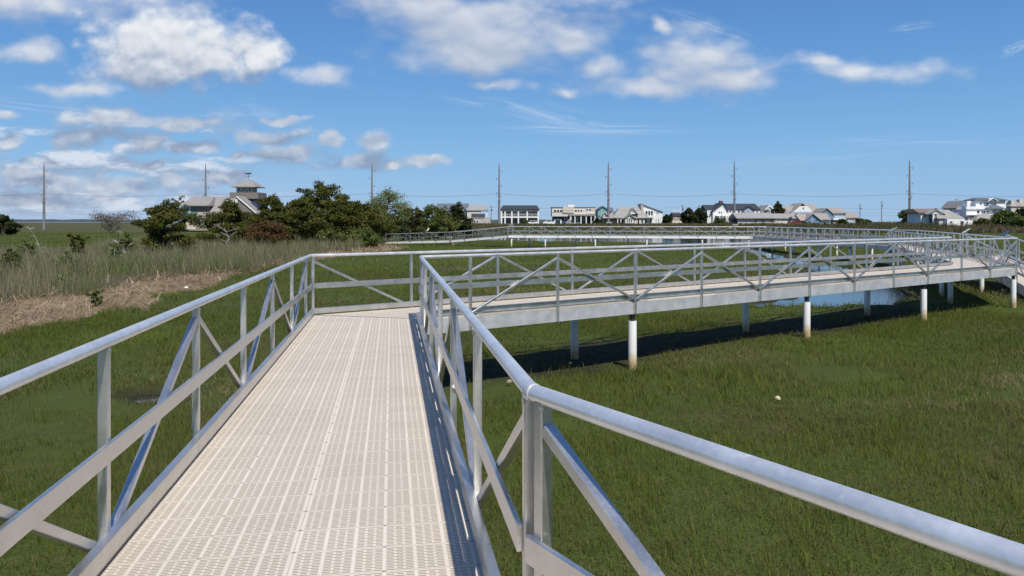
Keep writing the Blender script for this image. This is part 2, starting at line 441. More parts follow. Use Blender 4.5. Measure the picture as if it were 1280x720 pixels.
# ------------------------------------------------------------------ blades
def leaf_mat(name, stops, trans=.3, patch=None, patch_scale=.12, rough=.7):
    """thin foliage: tint attribute picks the colour, a large noise shifts whole patches"""
    m, nt, nd, lk, b = mat(name)
    at = N(nt, 'ShaderNodeAttribute'); at.attribute_name = 'tint'
    f = at.outputs['Fac']
    if patch:
        geo = N(nt, 'ShaderNodeNewGeometry'); n = N(nt, 'ShaderNodeTexNoise'); n.inputs['Scale'].default_value = patch_scale; n.inputs['Detail'].default_value = 5
        lk.new(geo.outputs['Position'], n.inputs['Vector'])
        f = mathn(nt, 'ADD', mathn(nt, 'MULTIPLY', f, 1-patch), mathn(nt, 'MULTIPLY', mathn(nt, 'SUBTRACT', mathn(nt, 'MULTIPLY', n.outputs['Fac'], 2.2), .6, clamp=True), patch))
    c = ramp(nt, f, stops)
    lk.new(c, b.inputs['Base Color']); b.inputs['Roughness'].default_value = rough; b.inputs['Specular IOR Level'].default_value = .2
    t = N(nt, 'ShaderNodeBsdfTranslucent'); lk.new(c, t.inputs['Color'])
    mx = N(nt, 'ShaderNodeMixShader'); mx.inputs[0].default_value = trans
    lk.new(b.outputs[0], mx.inputs[1]); lk.new(t.outputs[0], mx.inputs[2]); lk.new(mx.outputs[0], nd['Material Output'].inputs['Surface'])
    return m

def fast_mesh(name, verts, loops, sizes, tint, material, smooth=False):
    me = bpy.data.meshes.new(name)
    me.vertices.add(len(verts)); me.vertices.foreach_set('co', np.ascontiguousarray(verts, np.float32).ravel())
    me.loops.add(len(loops)); me.loops.foreach_set('vertex_index', np.ascontiguousarray(loops, np.int32))
    st = np.concatenate([[0], np.cumsum(sizes)[:-1]]).astype(np.int32)
    me.polygons.add(len(sizes)); me.polygons.foreach_set('loop_start', st)
    me.update(calc_edges=True)
    a = me.attributes.new('tint', 'FLOAT', 'POINT'); a.data.foreach_set('value', np.ascontiguousarray(tint, np.float32))
    me.materials.append(material)
    return me

def blades(name, x, y, z, h, w, lean, az, tint, material, droop=.0):
    """tapering blades: 5 vertices each, bent once"""
    n = len(x); fa = RNG.random(n)*math.tau
    sx, sy = np.cos(fa)*w/2, np.sin(fa)*w/2
    lx, ly = np.cos(az)*lean*h, np.sin(az)*lean*h
    v = np.zeros((n, 5, 3))
    v[:, 0] = np.stack([x-sx, y-sy, z-.02], -1); v[:, 1] = np.stack([x+sx, y+sy, z-.02], -1)
    mx, my, mz = x+lx*.35, y+ly*.35, z+h*.55
    v[:, 2] = np.stack([mx+sx*.75, my+sy*.75, mz], -1); v[:, 3] = np.stack([mx-sx*.75, my-sy*.75, mz], -1)
    v[:, 4] = np.stack([x+lx, y+ly, z+h*np.sqrt(np.maximum(.05, 1-(lean*.6)**2))-droop*h], -1)
    base = np.arange(n)[:, None]*5
    lp = np.concatenate([base+np.array([0, 1, 2, 3]), base+np.array([3, 2, 4])], 1).ravel()
    sz = np.tile([4, 3], n)
    return fast_mesh(name, v.reshape(-1, 3), lp, sz, np.repeat(tint, 5), material)

def scatter(n, y0, y1, side=.86, pad=3.0):
    """n random ground points between two distances, a little wider than the view"""
    y = np.sqrt(RNG.random(n)*(y1*y1-y0*y0)+y0*y0)
    x = (RNG.random(n)*2-1)*(y*side+pad)
    return x, y

def build_grass():
    X, Y, Hh, Ww = [], [], [], []
    for n, y0, y1, hm, wd in ((60000, -2.5, 4.5, .17, .006), (130000, 4.5, 13, .17, .0065), (170000, 13, 26, .19, .010), (150000, 26, 50, .21, .018), (150000, 50, 115, .24, .035), (60000, 115, 230, .30, .07)):
        if y0 < 0:
            x = (RNG.random(n)*2-1)*7; y = y0 + RNG.random(n)*(y1-y0)
        else:
            x, y = scatter(n, y0, y1)
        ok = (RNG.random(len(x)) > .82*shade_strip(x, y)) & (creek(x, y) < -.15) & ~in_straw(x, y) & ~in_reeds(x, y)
        thin = fbm(x*.45+7, y*.45+3, 4)
        ok &= RNG.random(n) < sstep(.22, .46, thin)*.95+.05
        x, y = x[ok], y[ok]
        clump = fbm(x*.9, y*.9, 3)
        X.append(x); Y.append(y); Hh.append(.8*hm*(.45+.65*RNG.random(len(x)))*(.45+1.15*clump)); Ww.append(np.full(len(x), wd)*(.7+.6*RNG.random(len(x))))
    x, y, h, w = map(np.concatenate, (X, Y, Hh, Ww))
    z = height(x, y)
    # matted patches lean over further
    mat_ = sstep(.52, .60, fbm(x*.26+90, y*.34, 5))
    az = fbm(x*.12, y*.12, 2)*9 + RNG.normal(0, 1.25, len(x))
    lean = .25 + .35*RNG.random(len(x)) + .5*mat_
    tint = np.clip(RNG.normal(.52, .24, len(x)) - .34*mat_ , 0, 1)
    # last year's dead blades lie through the green as thatch
    nd_ = len(x); dead = (RNG.random(nd_) < .12 + .16*sstep(15, 7, y)*(x > -1) + .30*sstep(.48, .6, fbm(x*.35+11, y*.35+60, 4)) + .45*mat_) & (y < 70)
    tint = np.where(dead, RNG.uniform(0, .24, nd_), tint); lean = np.where(dead, RNG.uniform(.7, 1.45, nd_), lean)
    az = np.where(dead, RNG.uniform(0, 6.28, nd_), az); w = np.where(dead, w*1.15, w)
    tuft = fbm(x*2.6+5, y*2.6, 2); h = h*(.5+1.0*tuft)
    stem = (RNG.random(nd_) < .05) & ~dead & (y > 4); h = np.where(stem, h*1.9, h); w = np.where(stem, w*.7, w); tint = np.where(stem, RNG.uniform(.7, 1, nd_), tint)
    tint = np.clip(tint - .10*sstep(12, 6, y)*(x > -1.5), 0, 1)
    m = leaf_mat('marsh_grass', [(.0, (.36, .285, .165)), (.17, (.20, .165, .075)), (.33, (.092, .100, .018)), (.5, (.118, .148, .018)), (.7, (.175, .205, .030)), (1, (.28, .275, .085))], .38, .5, .11)
    me = blades('marsh_grass', x, y, z, h*(1-.35*mat_), w, lean, az, tint, m)
    o = bpy.data.objects.new('marsh_grass', me); COL.objects.link(o)
    tag(o, 'short olive green marsh grass covering the ground below the boardwalk', 'grass', kind='stuff')
build_grass()

def build_straw():
    n = 90000
    x = RNG.uniform(-45, -4, n); y = RNG.uniform(14, 95, n)
    ok = in_straw(x, y) & (RNG.random(n) < np.clip(28/y, .3, 1)); x, y = x[ok], y[ok]; n = len(x)
    az = fbm(x*.3, y*.3, 2)*8 + RNG.normal(0, 1.1, n)
    L = RNG.uniform(.25, .8, n); w = RNG.uniform(.010, .022, n)*np.clip(y/28, 1, 2.5)
    z = height(x, y) + RNG.uniform(.0, .16, n) + .1*(fbm(x*.8, y*.8, 3)-.4)
    dz = RNG.normal(0, .10, n)
    dx, dy = np.cos(az)*L/2, np.sin(az)*L/2; px, py = -np.sin(az)*w/2, np.cos(az)*w/2
    v = np.zeros((n, 4, 3))
    v[:, 0] = np.stack([x-dx-px, y-dy-py, z-dz], -1); v[:, 1] = np.stack([x-dx+px, y-dy+py, z-dz+.004], -1)
    v[:, 2] = np.stack([x+dx+px, y+dy+py, z+dz], -1); v[:, 3] = np.stack([x+dx-px, y+dy-py, z+dz-.004], -1)
    m = leaf_mat('dead_reed_straw', [(0, (.15, .108, .064)), (.4, (.31, .232, .142)), (.8, (.45, .355, .235)), (1, (.56, .465, .335))], .15, .45, .45)
    me = fast_mesh('tide_wrack', v.reshape(-1, 3), np.arange(4*n), np.full(n, 4), np.repeat(RNG.random(n), 4), m)
    o = bpy.data.objects.new('tide_wrack', me); COL.objects.link(o)
    tag(o, 'pale brown mat of dead reed straw lying along the edge of the reeds', 'straw', kind='stuff')
build_straw()

def build_reeds():
    X, Y = [], []
    for n, y0, y1 in ((70000, 20, 50), (60000, 50, 90), (30000, 90, 150)):
        y = np.sqrt(RNG.random(n)*(y1*y1-y0*y0)+y0*y0); x = -RNG.random(n)*(y*.88+2) - .05*y
        ok = in_reeds(x, y); X.append(x[ok]); Y.append(y[ok])
    x, y = np.concatenate(X), np.concatenate(Y)
    th = fbm(x*.18+3, y*.18, 4); ok = RNG.random(len(x)) < sstep(.33, .52, th)*.95+.05
    x, y = x[ok], y[ok]; n = len(x)
    h = (.25+1.5*fbm(x*.33, y*.33, 4))*RNG.uniform(.45, 1.35, n)
    w = RNG.uniform(.012, .034, n)*np.clip(y/45, .8, 2.2)
    g = sstep(.42, .64, fbm(x*.16+31, y*.16+8, 4))
    tint = np.clip(RNG.normal(.22, .2, n) + .8*g*RNG.random(n), 0, 1)
    m = leaf_mat('reed_stalks', [(0, (.055, .048, .032)), (.14, (.12, .105, .072)), (.32, (.28, .250, .160)), (.45, (.185, .185, .090)), (.6, (.115, .140, .050)), (1, (.14, .205, .055))], .3, .42, .45)
    me = blades('reeds', x, y, height(x, y), h, w, RNG.uniform(.03, .55, n), RNG.normal(2.6, 1.6, n), tint, m)
    o = bpy.data.objects.new('reeds', me); COL.objects.link(o)
    tag(o, 'tall grey brown reeds with green shoots filling the left side', 'reeds', kind='stuff')
build_reeds()

def build_scrub():
    """low brownish scrub in front of the houses, across the whole background"""
    n = 80000
    y = RNG.uniform(205, 292, n); x = RNG.uniform(-48, 235, n)
    ok = (x < y*.78) & (creek(x, y) < -1); x, y = x[ok], y[ok]
    th = fbm(x*.06, y*.06, 3); k = RNG.random(len(x)) < sstep(.2, .5, th)*.8+.2; x, y = x[k], y[k]; n = len(x)
    h = (.5+1.5*fbm(x*.05+5, y*.05, 3))*RNG.uniform(.5, 1.15, n)*(.6+.6*sstep(60, 150, x))
    m = leaf_mat('shore_scrub', [(0, (.10, .075, .045)), (.35, (.15, .12, .07)), (.6, (.085, .085, .035)), (1, (.07, .10, .03))], .25, .6, .03)
    me = blades('shore_scrub', x, y, height(x, y), h, RNG.uniform(.10, .28, n), RNG.uniform(.1, .6, n), RNG.random(n)*6.3, RNG.random(n), m)
    o = bpy.data.objects.new('shore_scrub', me); COL.objects.link(o)
    tag(o, 'low brown and olive scrub growing along the edge in front of the houses', 'scrub', kind='stuff')
build_scrub()
# ------------------------------------------------------------------ boardwalk
RH = 1.068          # axis of the top rail above the deck
def V2(p): return Vector((p[0], p[1]))
def along(A, B, px):
    """distance along A->B at which the line crosses a photo column"""
    A, B = V2(A), V2(B); d = (B-A).normalized(); k = (px-640)/F
    return (k*A.y - A.x) / (d.x - k*d.y)

def rail_side(root, A, B, za, zb, posts, nodes, inward, end_gap=(0.0, 0.0), seg=14, beam='beam'):
    """one railing truss: pipe rail, posts, W bracing, mid rail, kick curb and side beam along A->B"""
    A, B = V2(A), V2(B); L = (B-A).length; d = (B-A)/L
    n = V2(inward).normalized()
    d3 = Vector((d.x, d.y, 0)); n3 = Vector((n.x, n.y, 0))
    def P(t, z, off=0.0):
        q = A + d*t + n*off
        return Vector((q.x, q.y, za + (zb-za)*t/L + z))
    MB().tube([P(0, RH), P(L, RH)], .0302, seg).build('top_rail', M['rail'], root)
    g0, g1 = end_gap
    MB().bar(P(g0, .525, .037), P(L-g1, .525, .037), .022, .098, bevel=.003).build('mid_rail', M['alu'], root)
    # kick curb: channel with its back to the deck, two flanges outwards
    c = MB()
    c.bar(P(g0, .074, .070), P(L-g1, .074, .070), .006, .100)
    c.bar(P(g0, .1205, .049), P(L-g1, .1205, .049), .048, .006)
    c.bar(P(g0, .0275, .049), P(L-g1, .0275, .049), .048, .006)
    c.build('curb', M['alu'], root)
    if beam:
        b = MB()
        b.bar(P(g0, -.165, .034), P(L-g1, -.165, .034), .012, .25)
        b.bar(P(g0, -.046, .065), P(L-g1, -.046, .065), .05, .010)
        b.bar(P(g0, -.284, .065), P(L-g1, -.284, .065), .05, .010)
        b.build('side_beam', M[beam], root)
    for t in posts:
        p = MB().bar(P(t, -.282), P(t, RH-.012), .05, .05, up=d3, bevel=.004)
        if seg >= 20: p.bar(P(t, RH-.046), P(t, RH-.034), .057, .057, up=d3, bevel=.01)      # weld bead under the rail
        p.build('post', M['alu'], root)
    for (t0, k0), (t1, k1) in zip(nodes[:-1], nodes[1:]):
        if k0 == k1 or t1-t0 < .3: continue
        s = 1
        lo, hi = (t0, t1) if k0 == 'B' else (t1, t0)
        s = 1 if hi > lo else -1
        MB().bar(P(lo + s*.028, .03), P(hi - s*.028, .955), .046, .046, up=n3, bevel=.004).build('brace', M['alu'], root)
    return P

def deck_slab(root, La, Ra, Lb, Rb, za, zb, inset=.03):
    """deck between two rail lines; UV in metres, u across, v along"""
    La, Ra, Lb, Rb = map(V2, (La, Ra, Lb, Rb))
    d = ((Lb-La)+(Rb-Ra)).normalized(); n = Vector((d.y, -d.x))      # n: left -> right
    La, Lb = La + n*inset, Lb + n*inset; Ra, Rb = Ra - n*inset, Rb - n*inset
    m = MB()
    q = [(La, za), (Ra, za), (Rb, zb), (Lb, zb)]
    vs = [(p.x, p.y, z) for p, z in q] + [(p.x, p.y, z-.038) for p, z in q]
    m.add(vs, [(0, 1, 2, 3), (7, 6, 5, 4), (0, 4, 5, 1), (1, 5, 6, 2), (2, 6, 7, 3), (3, 7, 4, 0)])
    m.uv = [((p-La).dot(n), (p-La).dot(d)) for p, _ in q]*2
    m.build('deck', M['deck'], root)
    # joists under the deck
    L = min((Lb-La).length, (Rb-Ra).length)
    k = max(2, int(L/3.2))
    for i in range(k):
        f = (i+.5)/k
        a, b = La.lerp(Lb, f) + n*.06, Ra.lerp(Rb, f) - n*.06
        z = za + (zb-za)*f - .14
        MB().bar((a.x, a.y, z), (b.x, b.y, z), .06, .18).build('joist', M['beam'], root)

def even(L, bay, first='T', a=0.0, b=0.0):
    n = max(1, round((L-a-b)/bay))
    ts = [a + (L-a-b)*i/n for i in range(n+1)]
    other = {'T': 'B', 'B': 'T'}
    ks = []; k = first
    for _ in ts: ks.append(k); k = other[k]
    return ts, list(zip(ts, ks))

def span(label, La, Lb, Ra, Rb, za=0.0, zb=0.0, lp=None, rp=None, seg=12, gl=(0, 0), gr=(0, 0), bay=2.08, beam='beam'):
    La, Lb, Ra, Rb = map(V2, (La, Lb, Ra, Rb))
    mid = (La+Ra)/2
    root = empty('walkway_span', (mid.x, mid.y, za), label, 'boardwalk span', 'spans of the raised boardwalk')
    d = (Lb-La).normalized(); nr = Vector((d.y, -d.x))
    if lp is None: lp = even((Lb-La).length, bay, 'T', .06, .06)
    if rp is None: rp = even((Rb-Ra).length, bay, 'T', .06, .06)
    rail_side(root, La, Lb, za, zb, lp[0], lp[1], nr, gl, seg, beam)
    rail_side(root, Ra, Rb, za, zb, rp[0], rp[1], -nr, gr, seg, beam)
    deck_slab(root, La, Ra, Lb, Rb, za, zb)
    return root

def nodes_alt(ts, first):
    k = first; out = []
    for t in ts:
        out.append((t, k)); k = 'B' if k == 'T' else 'T'
    return ts, out

# plan of the boardwalk: pairs of rail corners (left, right), walking away from the camera
B_L, B_R = (-1.776, 2.078), (.072, 2.758)       # bend beside the camera
C_L, C_R = (-3.62, 13.80), (-1.57, 13.25)       # first corner
E_L, E_R = (16.92, 29.60), (18.54, 28.20)       # second corner
J_L, J_R = (19.95, 37.6), (21.95, 37.0)         # joint in the third leg
G_L, G_R = (26.0, 53.0), (28.15, 53.3)
H_L, H_R = (27.75, 88.0), (29.8, 90.0)
I_L, I_R = (-.5, 94.0), (.1, 96.0)
K_L, K_R = (-7.9, 99.0), (-6.9, 100.7)
Q_L, Q_R = (-17.4, 105.4), (-16.5, 107.1)

# span the camera stands on, running back past the camera
o = (.523, -.852)
Z_L = (B_L[0]+o[0]*7.2, B_L[1]+o[1]*7.2); Z_R = (B_R[0]+o[0]*7.2, B_R[1]+o[1]*7.2)
tr = [7.2-t for t in (7.08, 5.3, 3.55, 1.8, .075)]
s0 = span('near boardwalk span underfoot, its round rail sweeping to the lower right corner of the photo', Z_L, B_L, Z_R, B_R, seg=32,
     lp=nodes_alt([.1, 1.8, 3.6, 5.4, 7.1], 'B'), rp=nodes_alt(tr, 'T'), gr=(0, .03))
s0['label'] = 'boardwalk span underfoot, its round rail sweeping to the lower right corner'

# first leg
dl = (V2(C_L)-V2(B_L)); Ll = dl.length
lt = sorted([(d-B_L[1])/dl.y*Ll for d in (3.875, 5.70, 7.53, 9.36, 11.2, 13.03)] + [.12])
lt_nodes = [(t, 'TB'[(i+0) % 2]) for i, t in enumerate(lt)]
Lr = (V2(C_R)-V2(B_R)).length
rt = [.04] + [Lr/6*i for i in range(1, 6)] + [Lr-.10]
s1 = span('long near boardwalk span with beige slotted deck running away to the first corner', B_L, C_L, B_R, C_R, seg=32,
     lp=(lt, lt_nodes), rp=nodes_alt(rt, 'T'), gl=(0, .06), gr=(.05, .04))
# aluminium joint strip across the deck at the corner, weld collar where the rail bends
a, b = V2(C_L), V2(C_R); e = (b-a).normalized()
MB().bar((a.x+e.x*.1, a.y+e.y*.1, .0035), (b.x-e.x*.1, b.y-e.y*.1, .0035), .05, .006).build('joint_strip', M['alu'], s1)
br = Vector((B_R[0], B_R[1], RH))
MB().tube([br + Vector((-.155, .988, 0))*.016, br, br + Vector((.523, -.852, 0))*.016], .0335, 32).build('weld_collar', M['beam'], s1)
for c in (C_L, C_R):
    MB().ball((c[0], c[1], RH), (.0305, .0305, .0305), 20, 12).build('rail_elbow', M['rail'], s1)
MB().ball((B_L[0], B_L[1], RH), (.0305, .0305, .0305), 20, 12).build('rail_elbow', M['rail'], s1)
# small white end cap bolted to a post of the right railing
q = V2(B_R) + (V2(C_R)-V2(B_R)).normalized()*(Lr/6*2); 
MB().tube([(q.x+.0, q.y-.03, .34), (q.x+.055, q.y-.055, .34)], .018, 12).build('bolt_cap', M['white_paint'], s1)

# second leg, seen from outside
rp_t = [.05] + [along(C_R, E_R, p) for p in (588, 697, 794, 877, 950, 1012, 1068, 1117, 1160, 1202, 1238)] + [(V2(E_R)-V2(C_R)).length-.05]
lp_t = [.04] + [along(C_L, E_L, p) for p in (514, 622, 715, 795, 868, 931, 988, 1038, 1083, 1122, 1157)] + [(V2(E_L)-V2(C_L)).length-.05]
s2 = span('boardwalk span crossing the middle of the view above a row of white piles', C_L, E_L, C_R, E_R, seg=20,
     lp=nodes_alt(lp_t, 'T'), rp=nodes_alt(rp_t, 'T'), gl=(.03, .03), gr=(.03, .03))
for c in (E_L, E_R):
    MB().ball((c[0], c[1], RH), (.0305, .0305, .0305), 14, 8).build('rail_elbow', M['rail'], s2)

def at_t(A, B, t):
    A, B = V2(A), V2(B); p = A + (B-A).normalized()*t
    return (p.x, p.y)
# third leg in two spans, fourth and fifth legs, far ramp
def setback(A, B, t): return at_t(A, B, t)
s3 = span('short boardwalk span with bright deck just past the second corner', E_L, J_L, E_R, J_R, bay=1.7)
s3b = span('boardwalk span beyond the joint, leading away behind the tilted pale sign', setback(J_L, G_L, .16), G_L, setback(J_R, G_R, .16), G_R, bay=1.7)
s4 = span('distant boardwalk span seen almost end on, its braces crowded together', G_L, H_L, G_R, H_R, bay=2.05)
s5 = span('farthest boardwalk span, white beam running level in front of the houses', H_L, I_L, H_R, I_R, bay=2.08, beam='white_beam')
s6 = span('far boardwalk span starting to slope down towards the trees', I_L, K_L, I_R, K_R, 0, -.73, bay=2.1, beam='white_beam')
s7 = span('lowest far boardwalk span, ending among the reeds beside the trees', setback(K_L, Q_L, .14), Q_L, setback(K_R, Q_R, .14), Q_R, -.73, -1.12, bay=2.1, beam='white_beam')
# side ramp leaving the third leg
rd = Vector((-.3, -.954)).normalized(); rn = Vector((-rd.y, rd.x)) if False else Vector((rd.y, -rd.x))
# walking down the ramp the third leg is on the right hand
W = 1.93
ra = Vector((23.4, 39.9)); rb = ra + rd*13.0
left_a = ra - rn*W; left_b = rb - rn*W
s8 = span('ramp descending to the marsh at the right edge beyond the second corner', left_a, left_b, ra, rb, -.02, -1.43, bay=2.0)

# ------------------------------------------------------------------ piles
def pile(x, y, ztop, zground, label, r=.092, group='white piles under the boardwalk'):
    root = empty('support_pile', (x, y, zground), label, 'pile', group)
    h = ztop - zground
    MB().lathe((x, y, zground), [(r, -.5), (r, 0), (r, h-.17), (r*.97, h-.155), (r*.97, h-.15)], 24).build('sleeve', M['pile'], root)
    b = MB(); b.lathe((x, y, zground), [(r*.62, h-.16), (r*.62, h-.03), (r*.95, h-.028), (r*.95, h-.002)], 16)
    b.build('saddle', M['dark_steel'], root)
    return root
ords = ['first', 'second', 'third', 'fourth', 'fifth', 'sixth', 'seventh', 'eighth', 'ninth', 'tenth']
zt = -.29
def off(A, B, t, o):
    A, B = V2(A), V2(B); d = (B-A).normalized(); n = Vector((-d.y, d.x))
    p = A + d*t + n*o
    return p.x, p.y
for px, lab in ((793, 'white pile nearest the camera, under the near beam of the middle span'),
                (1011, 'white pile under the near beam, in front of the blue pool'),
                (1157, 'white pile under the near beam, between the pool and the corner pile'),
                (1269, 'white pile under the outer corner at the right edge')):
    t = along(C_R, E_R, px); x, y = off(C_R, E_R, t, .06); pile(x, y, zt, h_at(x, y), lab)
for px, lab in ((716, 'speckled pile under the far beam, nearest the first corner'),
                (930, 'speckled pile under the far beam, left of the pool'),
                (1082, 'speckled pile under the far beam, at the right end of the pool'),
                (1186, 'speckled pile under the far beam, beside the shaded mud bank')):
    t = along(C_L, E_L, px); x, y = off(C_L, E_L, t, -.06); pile(x, y, zt, h_at(x, y), lab)
for A, B, o in ((B_L, C_L, -.06), (B_R, C_R, .06)):
    L = (V2(B)-V2(A)).length
    for t, w in ((.3, 'beside the camera'), (L-.5, 'at the first corner')):
        x, y = off(A, B, t, o)
        pile(x, y, zt, h_at(x, y), 'white pile hidden under the near span %s, %s side' % (w, 'left' if A is B_L else 'right'))
def leg_piles(A, B, bays, o, what, za=0, zb=0):
    L = (V2(B)-V2(A)).length
    pts = [off(A, B, L*f, o) for f in bays]
    order = sorted(range(len(pts)), key=lambda i: pts[i][0]/pts[i][1])
    for r, i in enumerate(order):
        x, y = pts[i]; f = bays[i]
        pile(x, y, zt + za + (zb-za)*f, h_at(x, y), what % ords[r])
leg_piles(E_R, J_R, (.62,), .06, '%s white pile past the corner, standing in sunlit grass left of the corner pile')
leg_piles(E_L, J_L, (.3, .9), -.06, '%s short white pile under the inner side of the third leg')
leg_piles(J_R, G_R, (.5, .97), .06, '%s white pile from the left under the outer side beyond the joint')
leg_piles(J_L, G_L, (.5, .97), -.06, '%s white pile from the left under the inner side beyond the joint')
leg_piles(G_L, H_L, (.2, .4, .6, .8), -.06, '%s thin white pile from the left under the inner beam of the end on span')
leg_piles(G_R, H_R, (.2, .4, .6, .8), .06, '%s thin white pile from the left under the outer beam of the end on span')
leg_piles(H_L, I_L, (.02, .2, .42, .63, .84, .985), -.06, '%s white pile from the left under the front beam of the farthest span')
leg_piles(H_R, I_R, (.1, .32, .53, .74, .93), .06, '%s white pile from the left under the back beam of the farthest span')
leg_piles(I_L, K_L, (.96,), -.06, '%s white pile at the lower joint of the sloping far span', 0, -.73)
leg_piles(K_L, Q_L, (.25,), -.06, '%s low white pile under the far ramp near the reeds', -.73, -1.1)
leg_piles((rb.x, rb.y), (ra.x, ra.y), (.45, .9), .06, '%s pile from the left under the side ramp near the right edge', -1.43, 0)

# ------------------------------------------------------------------ tilted information panels on the rails
def panel_mat(name, stops, sc):
    m, nt, nd, lk, b = mat(name)
    tc = N(nt, 'ShaderNodeTexCoord'); v = N(nt, 'ShaderNodeTexVoronoi'); v.inputs['Scale'].default_value = sc
    lk.new(tc.outputs['Object'], v.inputs['Vector'])
    lk.new(ramp(nt, v.outputs['Distance'], stops, 'CONSTANT'), b.inputs['Base Color'])
    b.inputs['Roughness'].default_value = .35
    return m
M['panel_green'] = panel_mat('pale_green_print', [(0, (.62, .76, .62)), (.35, (.45, .66, .42)), (.6, (.78, .82, .74))], 5)
M['panel_blue'] = panel_mat('dark_blue_print', [(0, (.03, .05, .12)), (.4, (.06, .09, .18)), (.7, (.02, .03, .07))], 5)
def info_panel(p, along_dir, tilt_to, label, face, s=.62):
    root = empty('information_panel', p, label, 'sign', 'tilted panels on the railings')
    a = Vector((along_dir[0], along_dir[1], 0)).normalized(); t = Vector((tilt_to[0], tilt_to[1], 0)).normalized()
    n = (t*.62 + Vector((0, 0, 1))*.8).normalized(); u = n.cross(a).normalized()
    c = Vector(p) + Vector((0, 0, .12))
    def plate(w, h, off, th):
        k = c + n*off
        return MB().prism([k + a*sx*w/2 + u*sy*h/2 for sx, sy in ((-1,-1),(1,-1),(1,1),(-1,1))], n*th)
    plate(s, s*.7, 0, .022).build('backing', M['dark_steel' if face == 'panel_blue' else 'beam'], root)
    plate(s*.94, s*.64, .0245, .004).build('panel_face', M[face], root)
    for sx in (-1, 1):
        MB().bar(Vector(p) + a*sx*s*.3, c + a*sx*s*.3 - n*.005, .03, .03).build('bracket', M['alu'], root)
    return root
q = at_t(J_L, G_L, 12.8); info_panel((q[0], q[1], RH+.03), (.38, .92), (-.9, -.5), 'pale green tilted panel on the inner rail of the third leg', 'panel_green', .62)
q = at_t(J_R, G_R, .35); info_panel((q[0], q[1], RH+.03), (.38, .92), (-.92, -.1), 'narrow green panel by the double post where the third leg is jointed', 'panel_green', .55)
q = at_t(E_R, J_R, 1.7); info_panel((q[0], q[1], RH+.03), (.38, .92), (-.92, .38), 'dark backed panel on the rail near the second corner', 'panel_blue', .5)
q = at_t(H_L, I_L, (V2(I_L)-V2(H_L)).length-.4); info_panel((q[0], q[1], RH+.03), (-1, .2), (.2, 1), 'pale panel on the far rail in front of the motel with columns', 'panel_green', .62)
q = at_t(H_L, I_L, 2.1); info_panel((q[0], q[1], RH+.03), (-1, .2), (.2, 1), 'pale panel on the far rail in front of the pole beside the low long house', 'panel_green', .62)
# ------------------------------------------------------------------ trees and bushes
M['bark'] = noise_mat('grey_brown_bark', (.07, .055, .042), (.13, .105, .085), 8, .9, bump=.4, stretch=(1, 1, .2))
M['dead_wood'] = noise_mat('bleached_dead_wood', (.38, .36, .34), (.55, .53, .50), 6, .85)
M['cedar'] = leaf_mat('cedar_foliage', [(0, (.034, .036, .010)), (.3, (.062, .070, .014)), (.65, (.105, .112, .020)), (1, (.17, .135, .034))], .25, .35, .9)
M['cedar_far'] = leaf_mat('dark_cedar_foliage', [(0, (.020, .027, .010)), (.6, (.042, .054, .016)), (1, (.075, .078, .024))], .2, .3, .5)
M['spring'] = leaf_mat('fresh_spring_leaves', [(0, (.12, .14, .045)), (.5, (.19, .225, .075)), (1, (.28, .29, .13))], .35, .3, .4)
M['pale_bush'] = leaf_mat('pale_green_leaves', [(0, (.065, .085, .022)), (.5, (.12, .15, .038)), (1, (.18, .20, .065))], .3, .3, .5)
M['bush'] = leaf_mat('mid_green_leaves', [(0, (.045, .066, .016)), (.5, (.085, .118, .028)), (1, (.14, .165, .048))], .3, .3, .5)
M['rust'] = leaf_mat('rusty_brown_foliage', [(0, (.065, .035, .015)), (.5, (.115, .065, .026)), (1, (.10, .085, .03))], .25, .3, .8)
M['twig'] = leaf_mat('bare_grey_twigs', [(0, (.10, .085, .075)), (1, (.22, .19, .165))], .1, .2, .5)

def leaves(clusters, n, size, material, name='crown', parent=None, flat=.0, seed=0, elong=1.6):
    rng = np.random.default_rng(seed)
    C = np.array(clusters, float)
    vol = (C[:, 3]*C[:, 4]*C[:, 5])**.75; k = rng.choice(len(C), n, p=vol/vol.sum())
    d = rng.normal(size=(n, 3)); d /= np.linalg.norm(d, axis=1)[:, None]
    r = rng.random(n)**.45 * rng.uniform(.75, 1.12, n)
    p = C[k, :3] + d*r[:, None]*C[k, 3:6]
    a = rng.normal(size=(n, 3)); a[:, 2] = a[:, 2]*(1-flat) + .25
    a = a + d*.8; a /= np.linalg.norm(a, axis=1)[:, None]
    b = np.cross(a, rng.normal(size=(n, 3))); b /= np.linalg.norm(b, axis=1)[:, None]
    s = size*rng.uniform(.55, 1.35, n)[:, None]
    v = np.zeros((n, 4, 3)); L = a*s*elong; w = b*s*.5
    v[:, 0] = p - L*.5; v[:, 1] = p + w - L*.05; v[:, 2] = p + L*.5; v[:, 3] = p - w - L*.05
    ct = rng.random(len(C))
    tint = np.clip(.55*rng.random(n) + .45*ct[k], 0, 1)
    o0 = Vector(parent.location) if parent else Vector((0, 0, 0))
    v -= np.array(o0)
    me = fast_mesh(name, v.reshape(-1, 3), np.arange(4*n), np.full(n, 4), np.repeat(tint, 4), material)
    o = bpy.data.objects.new(name, me); COL.objects.link(o)
    if parent: o.parent = parent
    return o

